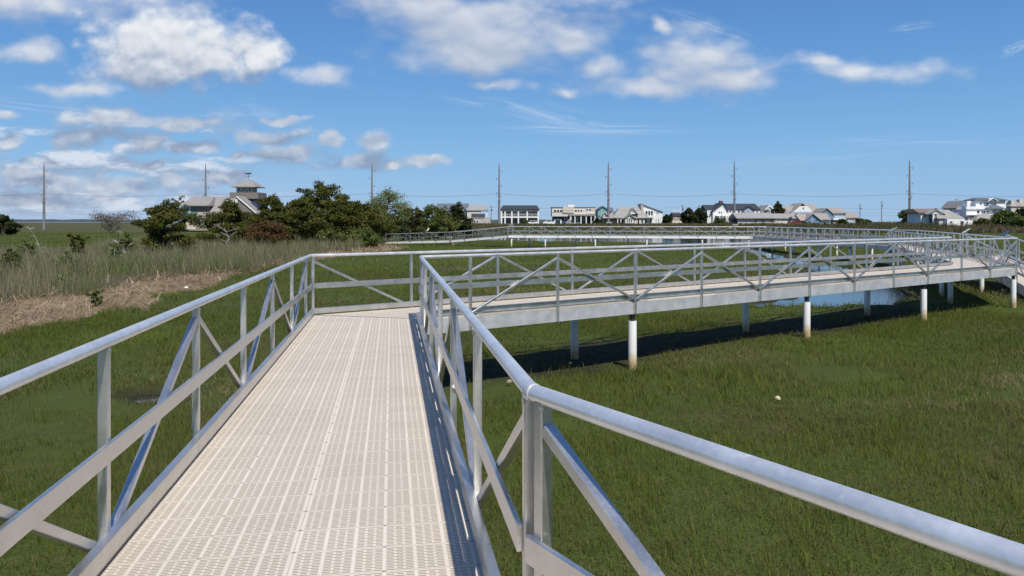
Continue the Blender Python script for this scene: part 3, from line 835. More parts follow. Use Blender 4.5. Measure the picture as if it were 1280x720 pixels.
def tree(name, label, cat, x, y, h, wid, kind='cedar', n=7000, leaf=.16, seed=0, group=None, base=.06, lean=0.0, material=None, limbs=26, z=None, profile=None):
    rnd = random.Random(seed)
    z0 = h_at(x, y) if z is None else z
    root = empty(name, (x, y, z0), label, cat, group)
    t = MB(); cl = []
    top = Vector((x+lean*h, y, z0+h*.93))
    def trunk_at(f): return Vector((x + lean*h*f + math.sin(f*4+seed)*.04*h, y + math.cos(f*3+seed)*.03*h, z0 - .15 + (h*.95)*f))
    r0 = .028*h if kind != 'twig' else .012*h
    t.tube([trunk_at(f) for f in (0, .2, .4, .6, .8, 1)], [r0*(1-.85*f) for f in (0, .2, .4, .6, .8, 1)], 8)
    if profile is None:
        profile = {'cedar': lambda f: (.55+.75*math.sin(math.pi*min(1, f*1.15+.12)))*.9 if f < .85 else .5,
               'cone': lambda f: 1.15*(1-f)+.12,
               'round': lambda f: math.sin(math.pi*(.12+.82*f)),
               'vase': lambda f: .35+.75*f,
               'twig': lambda f: .5+.5*f}[kind]
    for i in range(limbs):
        f = base + (1-base)*((i+.5)/limbs)*.97
        az = i*2.399 + rnd.uniform(-.5, .5)
        L = wid/2*profile(f)*rnd.uniform(.62, 1.18)
        p0 = trunk_at(f*.92)
        rise = {'cedar': .28, 'cone': .05, 'round': .35, 'vase': .9, 'twig': .9}[kind]*rnd.uniform(.5, 1.5)
        p1 = p0 + Vector((math.cos(az)*L, math.sin(az)*L, L*rise*(.5 if kind in ('round',) else 1)))
        if p1.z > z0+h: p1.z = z0+h*rnd.uniform(.93, 1)
        pm = p0.lerp(p1, .5) + Vector((0, 0, .06*L))
        t.tube([p0, pm, p1], [r0*.35*(1-f*.6)+.012, r0*.2+.009, .008], 5)
        if kind == 'twig':
            for _ in range(5):
                q = p0.lerp(p1, rnd.uniform(.3, 1)); e = q + Vector((rnd.gauss(0, .25), rnd.gauss(0, .25), rnd.uniform(.1, .5)))*L*.6
                t.tube([q, e], [.012, .006], 4)
            cl.append((p1.x, p1.y, p1.z, L*.45, L*.45, L*.4)); cl.append((pm.x, pm.y, pm.z+.1*L, L*.35, L*.35, L*.3))
            continue
        m = 3 if L > .5 else 2
        for j in range(m):
            g = .42 + .58*(j+.4)/m
            c = p0.lerp(p1, g); s = (.13+.17*rnd.random())*wid*.5*(1.15-.3*f)
            if kind == 'vase': s *= .8
            cl.append((c.x+rnd.gauss(0, .08)*L, c.y+rnd.gauss(0, .08)*L, c.z+rnd.uniform(-.05, .25)*s, s*1.15, s*1.15, s*(.62 if kind != 'round' else .85)))
    cl.append((top.x, top.y, top.z-.03*h, wid*.10, wid*.10, h*.09))
    t.build('trunk', M['bark'] if kind != 'twig' else M['twig_wood'], root)
    leaves(cl, n, leaf, material or M['cedar'], 'crown', root, seed=seed+1)
    return root
M['twig_wood'] = noise_mat('bare_twig_bark', (.13, .11, .095), (.2, .175, .15), 8, .9)

def at_px(px, y, d):      # x for a photo column at distance d
    return (px-640)/F*d
G1 = 'cedars along the reeds on the left'
def T(px, d, ytop, wpx, **k):
    x = at_px(px, 0, d); z0 = h_at(x, d); h = CAM_Z + (HY-ytop)*d/F - z0
    return dict(x=x, y=d, h=h, wid=wpx*d/F, **k)
# the two leftmost cedars are loose and layered, the clump to their right is dense
tree('cedar_tree', 'loose layered cedar left of the shingled building, ragged top leaning left', 'tree', **T(212, 63, 247, 66, n=17000, leaf=.105, seed=21, group=G1, limbs=30, lean=-.05, base=.02, profile=lambda f: 1.05 if f < .26 else (.75 if f < .42 else (1.1 if f < .66 else (.62 if f < .85 else .4)))))
tree('cedar_tree', 'upright cedar standing in front of the shingled building', 'tree', **T(285, 84, 246, 62, n=17000, leaf=.12, seed=5, group=G1, limbs=28))
for px, d, yt, w, s, lab in (
    (342, 92, 241, 62, 9, 'dense cedar at the left end of the dark clump, right of the tower'),
    (370, 86, 248, 72, 12, 'lower dense cedar at the front of the dark clump'),
    (398, 96, 223, 80, 15, 'tallest cedar of the dark clump, with a gappy top'),
    (424, 90, 240, 70, 18, 'dense cedar filling the right shoulder of the dark clump'),
    (448, 104, 250, 62, 31, 'low cedar at the right end of the dark clump'),
    (472, 118, 252, 56, 33, 'dark cedar under the pale green leafy tree')):
    tree('cedar_tree', lab, 'tree', **T(px, d, yt, w, n=20000, leaf=.15, seed=s, group=G1, limbs=28))
tree('leafy_tree', 'thin pale green tree with upswept branches above the dark cedars', 'tree', **T(485, 116, 230, 62, kind='round', n=9000, leaf=.13, seed=41, limbs=34, base=.25, material=M['spring']))
tree('cedar_tree', 'narrow dark cedar right of the pale green tree', 'tree', **T(505, 126, 253, 34, n=6500, leaf=.2, seed=43, group=G1, material=M['cedar_far']))
tree('leafy_tree', 'rounded bright green tree behind the end of the far ramp', 'tree', **T(541, 140, 253, 46, kind='round', n=7000, leaf=.22, seed=44, material=M['pale_bush']))
tree('cedar_tree', 'small dark cedar between the pale and the bright green trees', 'tree', **T(521, 134, 257, 36, n=4200, leaf=.22, seed=52, group=G1))
tree('cedar_tree', 'cone shaped dark cedar in front of the grey roofed house', 'tree', **T(573, 150, 251, 44, kind='cone', n=6500, leaf=.26, seed=45, group=G1, material=M['cedar_far']))
tree('cedar_tree', 'low dark cedar in the gap left of the cone shaped one', 'tree', **T(557, 146, 265, 38, n=4200, leaf=.24, seed=47, group=G1, material=M['cedar']))
tree('cedar_tree', 'solitary dark cedar at the far left edge of the photo', 'tree', **T(1, 175, 267, 38, n=5500, leaf=.3, seed=46, group=G1, material=M['cedar_far']))
tree('juniper_sapling', 'small forked juniper standing alone among the reeds', 'shrub', **T(97, 56, 293, 30, kind='vase', n=1500, leaf=.12, seed=48, limbs=10, base=.3))
tree('shrub', 'rusty brown rounded shrub in front of the dark cedar clump', 'shrub', **T(331, 78, 274, 60, kind='round', n=9000, leaf=.13, seed=49, limbs=22, material=M['rust']))
tree('shrub', 'bare grey twiggy thicket on the skyline left of the loose cedar', 'shrub', **T(139, 150, 271, 44, kind='twig', n=2600, leaf=.16, seed=50, limbs=26, material=M['twig']))
tree('shrub', 'bare twiggy bush behind the roof of the shingled building', 'shrub', **T(225, 176, 243, 16, kind='twig', n=900, leaf=.2, seed=51, limbs=14, material=M['twig']))
for px, d, yt, w, s, lab in ((30, 50, 301, 30, 61, 'green bush at the back of the reeds near the left edge'), (12, 44, 312, 26, 62, 'low green bush at the left edge among reeds'),
    (84, 44, 316, 26, 63, 'fresh green bush below the juniper sapling'), (74, 36.5, 344, 26, 64, 'bright green bush at the front edge of the reeds'),
    (158, 62, 293, 26, 65, 'light green bush left of the loose cedar'), (146, 52, 309, 18, 66, 'small green bush among grey reeds below the twiggy thicket'),
    (306, 84, 283, 20, 68, 'light green bush between the upright cedar and the rusty shrub'), (412, 80, 288, 36, 69, 'grey green bush at the foot of the tallest cedar'),
    (456, 86, 288, 40, 70, 'grey green bush at the right end of the reeds')):
    tree('shrub', lab, 'shrub', **T(px, d, yt-3, w*1.2, kind='round', n=2600, leaf=.085*d/45, seed=s, limbs=14, group='green bushes among the reeds', material=M['pale_bush' if s != 64 else 'spring']))
tree('shrub', 'leafy young plant growing out of the straw mat', 'shrub', **T(121, 28.5, 363, 26, kind='vase', n=420, leaf=.075, seed=71, limbs=12, base=.02, material=M['bush']))
def straw_tuft(px, d, ytop, wpx, label, seed):
    rng = np.random.default_rng(seed); x0 = at_px(px, 0, d); n = 500
    w = wpx*d/F; z0 = h_at(x0, d); h = CAM_Z + (HY-ytop)*d/F - z0
    x = x0 + rng.normal(0, w*.22, n); y = d + rng.normal(0, w*.22, n)
    m = bpy.data.materials['dead_reed_straw']
    me = blades('straw_tuft', x-x0, y-d, np.zeros(n), h*rng.uniform(.45, 1.0, n), np.full(n, .03), rng.uniform(.1, .9, n), rng.random(n)*6.3, rng.random(n), m)
    o = bpy.data.objects.new('straw_tuft', me); COL.objects.link(o); o.location = (x0, d, z0)
    tag(o, label, 'straw tuft')
straw_tuft(257, 46.5, 344, 22, 'standing tuft of dead pale straw at the reeds beside the mat', 3)

def snag(px, d, ytop, label, seed, spread=.4):
    rnd = random.Random(seed); x = at_px(px, 0, d); z = h_at(x, d); h = CAM_Z + (HY-ytop)*d/F - z
    m = MB(); p = Vector((x, d, z-.1)); pts = [p]
    for i in range(4):
        p = p + Vector((rnd.gauss(0, .10), rnd.gauss(0, .08), .25))*h*.97; pts.append(p.copy())
    m.tube(pts, [.018*d/50, .016*d/50, .013*d/50, .010*d/50, .006*d/50], 6)
    for i in range(15):
        q = pts[rnd.randint(1, 4)]; e = q + Vector((rnd.choice((-1, 1))*rnd.uniform(.2, .5), rnd.gauss(0, .2), rnd.uniform(.05, .35)))*h*spread
        m.tube([q, q.lerp(e, .5)+Vector((0, 0, .04)), e], [.010*d/50, .008*d/50, .005*d/50], 5)
    o = m.build('dead_snag', M['dead_wood'], origin=(x, d, z)); tag(o, label, 'dead branch', 'bleached dead branches among the reeds')
snag(42, 58, 284, 'bleached forked dead branch rising above the reeds at far left', 1, .3)
snag(46, 50, 309, 'low bleached dead branch below the forked one at far left', 2, .5)
snag(143, 50, 289, 'bleached dead branch sticking up below the twiggy thicket', 4, .4)
snag(166, 46, 304, 'thin bleached dead branch left of the loose cedar', 5, .5)
snag(285, 76, 288, 'tangle of bleached dead twigs at the foot of the upright cedar', 6, .9)
snag(135, 38, 343, 'thin pale dead stick at the front of the reeds', 7, .5)

# round bushes by the houses on the right
G2 = 'trees and bushes among the far houses'
def HT(px, d, ytop, wpx, label, kind='round', mt='cedar_far', seed=0, n=3800):
    tree('leafy_tree' if mt != 'cedar_far' else 'evergreen_tree', label, 'tree', **T(px, d, ytop, wpx, kind=kind, n=n, leaf=.55, seed=seed, limbs=20, group=G2, material=M[mt]))
HT(861, 288, 259, 22, 'dark bushy evergreen left of the white gabled house', seed=80); HT(873, 290, 260, 20, 'dark evergreen touching the white gabled house', seed=81)
HT(972, 318, 251, 26, 'tall cone shaped evergreen above the long low roof', 'cone', seed=82)
HT(1137, 280, 261, 33, 'dark round bush behind the pole on the right', seed=83, mt='bush')
HT(1256, 262, 262, 34, 'large light green bush in front of the big white house', seed=84, mt='pale_bush', n=3500); HT(1274, 250, 271, 30, 'low green bush at the right edge', seed=85, mt='bush')
HT(1277, 300, 259, 22, 'dark evergreen at the right edge above the bushes', seed=86)
HT(1228, 262, 273, 20, 'pale green bush left of the large light bush', seed=93, mt='pale_bush', n=2400)
HT(833, 300, 268, 14, 'small dark tree right of the white house with slanted roof', seed=87, n=2200); HT(899, 284, 273, 14, 'green bush below the stairs of the white gabled house', seed=88, mt='bush', n=1800)
HT(657, 286, 274, 9, 'green bush before the columns of the motel', seed=89, mt='bush', n=1200); HT(747, 290, 272, 8, 'small dark bush in front of the teal house', seed=90, n=900)
HT(1012, 280, 276, 20, 'low green bush before the small blue house', seed=94, mt='bush', n=1500); HT(1053, 280, 274, 14, 'green bush before the pale blue house', seed=91, mt='bush', n=1500); HT(1078, 282, 274, 18, 'green bush right of the pale blue houses', seed=92, mt='bush', n=1500)
# ------------------------------------------------------------------ houses
def paint(n, c, v=.06, sc=.5, rough=.75):
    M[n] = noise_mat(n.replace(' ', '_'), tuple(k*(1-v) for k in c), tuple(min(.9, k*(1+v)) for k in c), sc, rough)
paint('siding white', (.76, .76, .75)); paint('siding cream', (.62, .57, .50)); paint('siding beige', (.56, .50, .43)); paint('siding teal', (.20, .36, .38))
paint('siding blue', (.13, .23, .36)); paint('siding pale blue', (.32, .42, .52)); paint('siding navy', (.04, .06, .11)); paint('siding grey', (.42, .41, .40)); paint('siding yellow', (.70, .60, .36))
paint('siding brown', (.33, .27, .22)); paint('shingle wall', (.19, .17, .155), .22, 3)
paint('roof dark', (.045, .05, .06), .2, 1, .9); paint('roof grey', (.30, .29, .275), .12, 1.2, .9); paint('roof tan', (.30, .275, .25), .12, 1.2, .9); paint('roof brown', (.21, .155, .13), .15, 1, .9)
paint('roof slate', (.12, .14, .17), .15, 1, .9); paint('roof shingle', (.27, .255, .24), .2, 2.5, .9); paint('roof pink', (.36, .295, .255), .1, 1, .9); paint('brick', (.20, .10, .08), .2, 3)
paint('awning green', (.015, .14, .10), .1); paint('concrete', (.42, .40, .37), .1); paint('trim', (.8, .8, .79), .03)
def glass_mat():
    m, nt, nd, lk, b = mat('window_glass')
    b.inputs['Base Color'].default_value = (.03, .04, .05, 1); b.inputs['Roughness'].default_value = .08; b.inputs['Specular IOR Level'].default_value = .7
    n = N(nt, 'ShaderNodeTexNoise'); n.inputs['Scale'].default_value = .8
    tc = N(nt, 'ShaderNodeTexCoord'); lk.new(tc.outputs['Object'], n.inputs['Vector'])
    lk.new(ramp(nt, n.outputs['Fac'], [(.4, (.015, .02, .03)), (.65, (.06, .08, .10))]), b.inputs['Base Color'])
    return m
M['glass'] = glass_mat()

class House:
    """pieces are measured in photo pixels at the house's own distance d; o = metres behind the front face"""
    def __init__(s, name, label, d, px, cat='house', group='houses along the far shore', ybase=282.5):
        s.d = d; s.k = d/F
        s.zb = CAM_Z + (HY-ybase)*s.k
        x = (px-640)*s.k
        s.zb = min(s.zb, h_at(x, d)) - .3
        s.root = empty(name, (x, d, s.zb), label, cat, group)
    def X(s, p, o=0.0): return (p-640)*(s.d+o)/F
    def Z(s, y, o=0.0): return CAM_Z + (HY-y)*(s.d+o)/F if y is not None else s.zb
    def box(s, part, m, x0, x1, y0, y1, o0=0.0, o1=9.0, parent=None):
        return MB().box((s.X(x0, o0), s.d+o0, s.Z(y1, o0)), (s.X(x1, o0), s.d+o1, s.Z(y0, o0))).build(part, M[m], parent or s.root)
    def wall(s, m, x0, x1, y0, y1=None, o0=0, o1=9, part='wall'): return s.box(part, m, x0, x1, y0, y1, o0, o1)
    def roof_side(s, m, x0, x1, ye, yr, o0=0, o1=9, hip=0, eave=.4, part='roof'):
        """ridge runs left-right; hip in px pulls in the ridge ends"""
        X0, X1, e, r = s.X(x0, o0), s.X(x1, o0), s.Z(ye, o0), s.Z(yr, (o0+o1)/2); y0, y1 = s.d+o0-eave, s.d+o1+eave; ym = (y0+y1)/2; h = hip*s.k; t = .22
        vs = [(X0, y0, e), (X1, y0, e), (X1, y1, e), (X0, y1, e), (X0+h, ym, r), (X1-h, ym, r)]
        b = MB(); b.add([(x, y, z+t) for x, y, z in vs] + [(x, y, z) for x, y, z in vs[:4]],
            [(0, 1, 5, 4), (2, 3, 4, 5), (1, 2, 5), (3, 0, 4), (6, 7, 1, 0), (7, 8, 2, 1), (8, 9, 3, 2), (9, 6, 0, 3), (9, 8, 7, 6)])
        return b.build(part, M[m], s.root)
    def roof_front(s, m, x0, x1, ye, yr, o0=0, o1=9, wall=None, over=.5, xm=None, part='roof', t=.3):
        """gable facing the viewer: triangle of wall and two slopes"""
        xm = (x0+x1)/2 if xm is None else xm
        a, b, c = Vector((s.X(x0, o0), 0, s.Z(ye, o0))), Vector((s.X(xm, o0), 0, s.Z(yr, o0))), Vector((s.X(x1, o0), 0, s.Z(ye, o0)))
        y0 = s.d+o0
        if wall:
            MB().prism([(a.x, y0, a.z), (c.x, y0, c.z), (b.x, y0, b.z)], (0, o1-o0-.2, 0)).build('gable', M[wall], s.root)
        r = MB()
        for p, q in ((a, b), (c, b)):
            dn = (p-q).normalized(); p2 = p + dn*.6; up = Vector((0, 0, t))
            r.prism([(p2.x, y0-over, p2.z), (q.x, y0-over, q.z), (q.x, y0-over, q.z+t), (p2.x, y0-over, p2.z+t)], (0, o1-o0+over*2, 0))
        return r.build(part, M[m], s.root)
    def win(s, x0, x1, y0, y1, o=0.0, n=1, frame='trim', part='window', fr=.14):
        w = (x1-x0)/n
        for i in range(n):
            a, b = x0+w*i, x0+w*(i+1)
            X0, X1, Z0, Z1 = s.X(a, o), s.X(b, o), s.Z(y1, o), s.Z(y0, o); yy = s.d+o
            f = MB()
            f.box((X0, yy-.07, Z0), (X0+fr, yy+.05, Z1)); f.box((X1-fr, yy-.07, Z0), (X1, yy+.05, Z1))
            f.box((X0+fr, yy-.07, Z1-fr), (X1-fr, yy+.05, Z1)); f.box((X0+fr, yy-.07, Z0), (X1-fr, yy+.05, Z0+fr))
            fo = f.build(part, M[frame], s.root)
            g = MB().box((X0+fr, yy-.03, Z0+fr), (X1-fr, yy+.04, Z1-fr)); po = g.build('pane', M['glass'], fo)
    def hole(s, x0, x1, y0, y1, o=0.0, part='window'): # plain dark window with thin frame
        s.win(x0, x1, y0, y1, o, 1, 'trim', part, .06)
    def rail(s, x0, x1, y0, y1, o, m='trim', part='railing'):
        b = MB(); X0, X1, Z0, Z1 = s.X(x0, o), s.X(x1, o), s.Z(y1, o), s.Z(y0, o); yy = s.d+o
        b.box((X0, yy, Z1-.1), (X1, yy+.08, Z1)); n = max(2, int((X1-X0)/.32))
        for i in range(n+1):
            x = X0+(X1-X0-.05)*i/n; b.box((x, yy+.02, Z0), (x+.05, yy+.06, Z1-.1))
        return b.build(part, M[m], s.root)
    def post(s, x, y0, y1=None, w=.32, o=-.2, m='trim', part='column'):
        X = s.X(x); return MB().box((X-w/2, s.d+o-w, s.Z(y1)), (X+w/2, s.d+o, s.Z(y0))).build(part, M[m], s.root)
    def stairs(s, x0, x1, y0, y1, o=-1.2, m='trim', part='stairs'):
        """flight rising from (x0,y0) to (x1,y1) in front of the wall"""
        b = MB(); n = 10
        for i in range(n):
            a = i/n; xa = s.X(x0+(x1-x0)*a); xb = s.X(x0+(x1-x0)*(a+1/n)); z = s.Z(y0+(y1-y0)*(a+1/n))
            b.box((min(xa, xb), s.d+o, z-.22), (max(xa, xb), s.d+o+1.0, z))
        p, q = Vector((s.X(x0), s.d+o, s.Z(y0)+.9)), Vector((s.X(x1), s.d+o, s.Z(y1)+.9))
        b.bar(p, q, .1, .12)
        for i in range(6):
            c = p.lerp(q, i/5); b.box((c.x-.04, c.y-.04, c.z-.9), (c.x+.04, c.y+.04, c.z))
        return b.build(part, M[m], s.root)

# grey roofed house behind the trees
h = House('house', 'grey roofed house with white gables half hidden behind trees', 305, 565)
h.wall('siding white', 546, 583, 263); h.roof_side('roof slate', 545, 585, 263, 255); h.roof_front('roof slate', 551, 562, 264, 257, -1.2, 5, 'siding white'); h.roof_front('roof slate', 570, 583, 263, 256.5, -1.2, 5, 'siding white'); h.win(555, 558, 262, 265, -1.25); h.win(574, 579, 260.5, 264, -1.25)
h = House('house', 'house with grey hip roof and open corner porch left of the tall pole', 300, 596)
h.wall('siding cream', 584, 600, 264); h.roof_side('roof grey', 582.5, 610, 263.5, 256.5, hip=4); h.post(601, 263.5, o=.4); h.post(608.5, 263.5, o=.4); h.rail(600, 609, 267, 271, .3); h.box('porch_floor', 'siding cream', 600, 609, 271, 272, 0, 9)
h.wall('siding grey', 589, 613, 272, o0=-5, o1=-.6, part='garage_wall'); h.roof_side('roof dark', 589, 606, 271.5, 267.8, -5, -.8, part='garage_roof'); h.win(592, 598, 275, 279, -5, 2)
# motel
h = House('motel', 'two storey white motel with dark roof and columned balconies', 300, 650)
h.wall('siding grey', 626.5, 673.5, 263, o0=2, o1=11); h.roof_side('roof dark', 625.5, 674.5, 262.2, 257.3, -.4, 11, hip=3)
h.box('fascia', 'trim', 626.5, 673.5, 262.2, 263.6, -.3, 2.1); h.box('balcony_floor', 'trim', 626.5, 673.5, 270.6, 272.2, -.3, 1.95)
for x in (627, 631.3, 639.8, 648, 659, 672.7): h.post(x, 263.6, 270.6, .5, .2); h.post(x, 272.2, None, .5, .2)
for a, b in ((628, 630.5), (632.2, 639), (640.7, 647.2), (649, 658), (660, 671.8)): h.rail(a, b, 267.3, 270.6, .0); h.hole(a, b, 264.4, 270, 1.95); h.hole(a+.4, b-.4, 273, 279, 1.95, 'door' if b-a < 7 else 'window')
# modern beige
h = House('house', 'flat roofed beige modern house over a navy ground floor', 300, 717)
h.wall('siding cream', 690, 744, 259.2, 270.5, part='upper_wall'); h.wall('siding navy', 691.5, 743.5, 270.5, o0=1.2); h.box('parapet_box', 'siding beige', 703.5, 717.5, 258, 266, -.4, 6); h.box('roof_hatch', 'siding white', 710, 718, 256, 258.2, 1, 4)
h.box('roof', 'roof grey', 689.5, 744.5, 258.6, 259.2, -.3, 9.3)
h.win(692, 703.3, 261.8, 265.6, 0, 3); h.win(718, 728.3, 261.8, 265, 0, 3); h.win(732, 739.4, 260.6, 263.4, 0, 2); h.win(732, 743, 266.2, 268.2, 0, 4)
h.box('porch_roof', 'roof grey', 711, 744, 267.8, 269.6, -3, .0); h.win(713.5, 716.7, 271, 277, 1.2); h.win(719, 724, 271, 277, 1.2, 2); h.win(727, 731, 271, 277, 1.2); h.win(739, 743, 271, 277, 1.2)
for x in (712.5, 718, 725.5, 732, 738, 743): h.post(x, 269.6, None, .35, -2.4)
h.win(692.5, 702, 273.6, 281.5, 1.15, 1, 'trim', 'garage_door', .5); h.win(705, 709.5, 271.5, 274.5, 1.2); h.stairs(706, 713.5, 282, 274.5, -3.4); h.rail(708, 727, 278.5, 282, -3.2, part='porch_railing')
# teal
h = House('house', 'teal gable fronted house left of the tall centre pole', 305, 755)
h.wall('siding teal', 745.2, 762, 264.5, o1=8); h.roof_front('roof slate', 744.6, 762.4, 264.5, 258.3, 0, 8, 'siding teal'); h.wall('siding pale blue', 762, 766.5, 265, o0=1); h.roof_side('roof slate', 757, 767, 264.5, 260, 1.2, 8)
h.win(751.8, 754.2, 266.5, 270); h.win(747.5, 750.5, 273.5, 279)
# wide grey roof
h = House('house', 'long grey roofed house with small white front gables', 296, 788)
h.wall('siding brown', 754, 782, 273, o0=1); h.wall('siding cream', 781, 806, 270); h.roof_side('roof grey', 766, 812, 272.8, 259.2, -.2, 12, hip=11); h.roof_side('roof tan', 753, 770, 273, 267.5, -.2, 7, hip=3, part='garage_roof')
h.roof_front('roof grey', 786, 796.5, 267.5, 261, -.6, 5, 'siding white'); h.win(790, 792.4, 263.6, 266, -.6); h.roof_front('roof grey', 780, 794, 273, 268.6, -2.2, 4, 'siding cream'); h.wall('siding cream', 781.5, 793, 273, o0=-2, o1=1, part='porch_wall'); h.win(783.5, 790.5, 273, 278.8, -2, 3)
h.win(796.5, 799.5, 273, 280, 0, 1, 'trim', 'door'); h.win(796.5, 801, 265, 266.5, 2.4, 2); h.win(801, 804.5, 274, 279)
h.wall('concrete', 758, 765, 277.4, o0=-4, o1=-3.6, part='fence_panel'); h.win(766, 771.5, 277, 281.5, .9, 1)
for x in (772, 776, 780): h.post(x, 273, None, .3, -.1)
# slanted white
h = House('house', 'white modern house with a steep single slope roof', 300, 815)
h.wall('siding white', 803.5, 828, 270.5)
MB().prism([(h.X(803.5), h.d, h.Z(270.5)), (h.X(828), h.d, h.Z(270.5)), (h.X(828), h.d, h.Z(265)), (h.X(804.5), h.d, h.Z(255.6))], (0, 9, 0)).build('upper_wall', M['siding white'], h.root)
MB().prism([(h.X(802), h.d-.5, h.Z(255.4)), (h.X(829), h.d-.5, h.Z(265.4)), (h.X(829), h.d-.5, h.Z(264.8)), (h.X(802), h.d-.5, h.Z(254.6))], (0, 10, 0)).build('roof', M['roof grey'], h.root)
h.box('tower_wall', 'siding grey', 801.2, 804.4, 255.4, 264, -.3, 7); h.win(806.6, 816.4, 263.2, 270, 0, 3); h.win(820, 824, 264.8, 267.6, 0, 2); h.box('balcony', 'siding white', 805, 817, 270.3, 272, -1.6, -.02)
h.win(806, 809, 273, 280); h.win(812, 815, 273.5, 280); h.win(819.5, 821, 273, 278); h.win(822.5, 824.2, 273, 279)
# small brown with roof deck
h = House('house', 'small tan house with a railed deck on its dark roof', 310, 846)
h.wall('siding brown', 841, 852, 270, o1=7); h.wall('siding cream', 840.5, 852.5, 276, o0=-.6, o1=7, part='ground_floor_wall'); h.roof_side('roof dark', 840.5, 852.5, 270, 266.2, 0, 7, hip=1); h.rail(841, 852, 263, 266.4, .4); h.win(843.5, 846, 271.5, 274); h.win(842, 844.5, 277.5, 280.5, -.6); h.win(847.5, 850, 277.5, 280.5, -.6)
# white gable house with stairs
h = House('house', 'white house with brick chimney, tall front gable and outside stairs', 292, 897)
h.wall('siding white', 884, 911, 263); h.roof_side('roof dark', 881.5, 905, 263.2, 256.8, 1, 10); h.roof_front('roof dark', 890.5, 909.5, 264, 254.2, -1, 9, 'siding white', over=.6, xm=904); h.wall('siding white', 891, 909.3, 264, o0=-.95, o1=1, part='front_wall')
h.box('chimney', 'brick', 900.2, 903.6, 251.2, 256.5, 3, 5); h.box('chimney_cap', 'concrete', 899.9, 903.9, 250.8, 251.2, 2.8, 5.2)
h.win(887.6, 889.4, 271.6, 273.4); h.win(891.5, 893, 271.6, 273.4, -.95); h.win(902, 906, 258.8, 260, -1); h.win(898, 903, 264, 267.5, -.95, 2); h.box('balcony', 'siding white', 896, 912, 269.4, 270.2, -3.2, -.96); h.rail(896, 912, 266.4, 269.4, -3.2); h.stairs(894, 899, 280, 270, -4.2, 'siding grey'); h.stairs(908, 902, 281, 270, -4.4)
for x in (896.5, 901, 905, 911.5): h.post(x, 270.2, None, .25, -2.9)
h.wall('siding yellow', 906, 914, 271, o0=-.9, o1=5, part='lower_wall'); h.win(908, 910, 273.5, 277, -.9); h.wall('siding teal', 877.5, 883.8, 267, o0=2, o1=7, part='side_wall'); h.win(879, 882.5, 270, 275, 2, 2)
# dark roof white house
h = House('house', 'white house with long dark roof and one small white dormer gable', 312, 930)
h.wall('siding white', 909, 950, 262.6); h.roof_side('roof dark', 908.5, 950.6, 262.4, 255.2, 0, 10, hip=2); h.roof_front('roof dark', 929.2, 942.2, 262, 258.3, -.8, 5, 'siding pale blue'); h.wall('siding pale blue', 930.4, 941, 262, o0=-.75, o1=1, part='dormer_wall'); h.win(934.5, 936.8, 262.4, 265.4, -.8)
h.win(911.5, 918, 263, 266.2, 0, 2); h.win(921.5, 925.2, 263, 266.2); h.win(945, 948, 263.4, 266); h.box('balcony', 'siding white', 910, 927, 267.5, 270, -2, 0)
h.wall('siding brown', 912.5, 920, 271, o0=-.5, o1=3, part='lower_wall')
# long low house
h = House('house', 'long low beige house with a wide pale grey roof', 282, 960)
h.wall('siding cream', 922, 998, 273.2); h.roof_side('roof grey', 920, 969, 273.2, 266.6, -.6, 9); h.roof_side('roof grey', 968.5, 1003, 273.4, 267.6, -.2, 9, part='rear_roof')
h.win(931, 939.2, 274.4, 278.3, 0, 3); h.win(955.5, 963, 275, 278, 0, 2); h.win(968.6, 972.6, 275, 278.4, 0, 2); h.win(926.3, 928, 275, 278); h.box('side_door_recess', 'roof dark', 919.5, 922, 272.5, None, .6, 6); h.wall('siding brown', 943, 968, 273.4, o0=-.05, o1=1, part='shingled_wall'); h.win(946, 951, 275, 278.4, -.05, 2)
h.box('vent_box', 'roof dark', 987.6, 990.4, 271.2, 274.6, -1.2, -.3); h.box('chimney', 'roof dark', 995.6, 997.6, 266.6, 269, 3, 4)
# arch window
h = House('house', 'grey gabled house with a tall arched window behind the low roof', 322, 958)
h.wall('siding grey', 951, 966, 264.5); h.roof_front('roof grey', 951, 967, 264.5, 257, 0, 9, 'siding grey'); h.roof_front('trim', 957.5, 966, 262, 258.2, -.8, 1, 'siding white', part='porch_gable', t=.5); h.win(959.8, 965.2, 261.4, 267, -.85, 2)
# gambrel
h = House('house', 'house with a clipped white gable between broad tan roofs', 318, 1003)
h.wall('siding grey', 980, 1023, 264.6); h.roof_side('roof tan', 979, 997, 264.8, 258, 1, 10); h.roof_side('roof tan', 1004, 1024.5, 265.4, 255.6, 0, 10, hip=1.5)
MB().prism([(h.X(990.5), h.d-1, h.Z(264.8)), (h.X(1015), h.d-1, h.Z(264.8)), (h.X(1012), h.d-1, h.Z(261.5)), (h.X(1007.5), h.d-1, h.Z(257.6)), (h.X(999), h.d-1, h.Z(257.6)), (h.X(994.5), h.d-1, h.Z(261.5))], (0, 6, 0)).build('gable', M['siding white'], h.root)
h.roof_front('roof tan', 989.8, 1015.6, 265, 254.6, -.4, 10); h.win(1002.8, 1005.4, 258.8, 261.8, -1); h.box('fascia', 'siding pale blue', 989, 1016, 264.8, 268, -1.1, 0); h.win(995.5, 998, 266.2, 269, -1.1); h.win(1012, 1016, 265.6, 268.5, -1.1, 1, 'siding white')
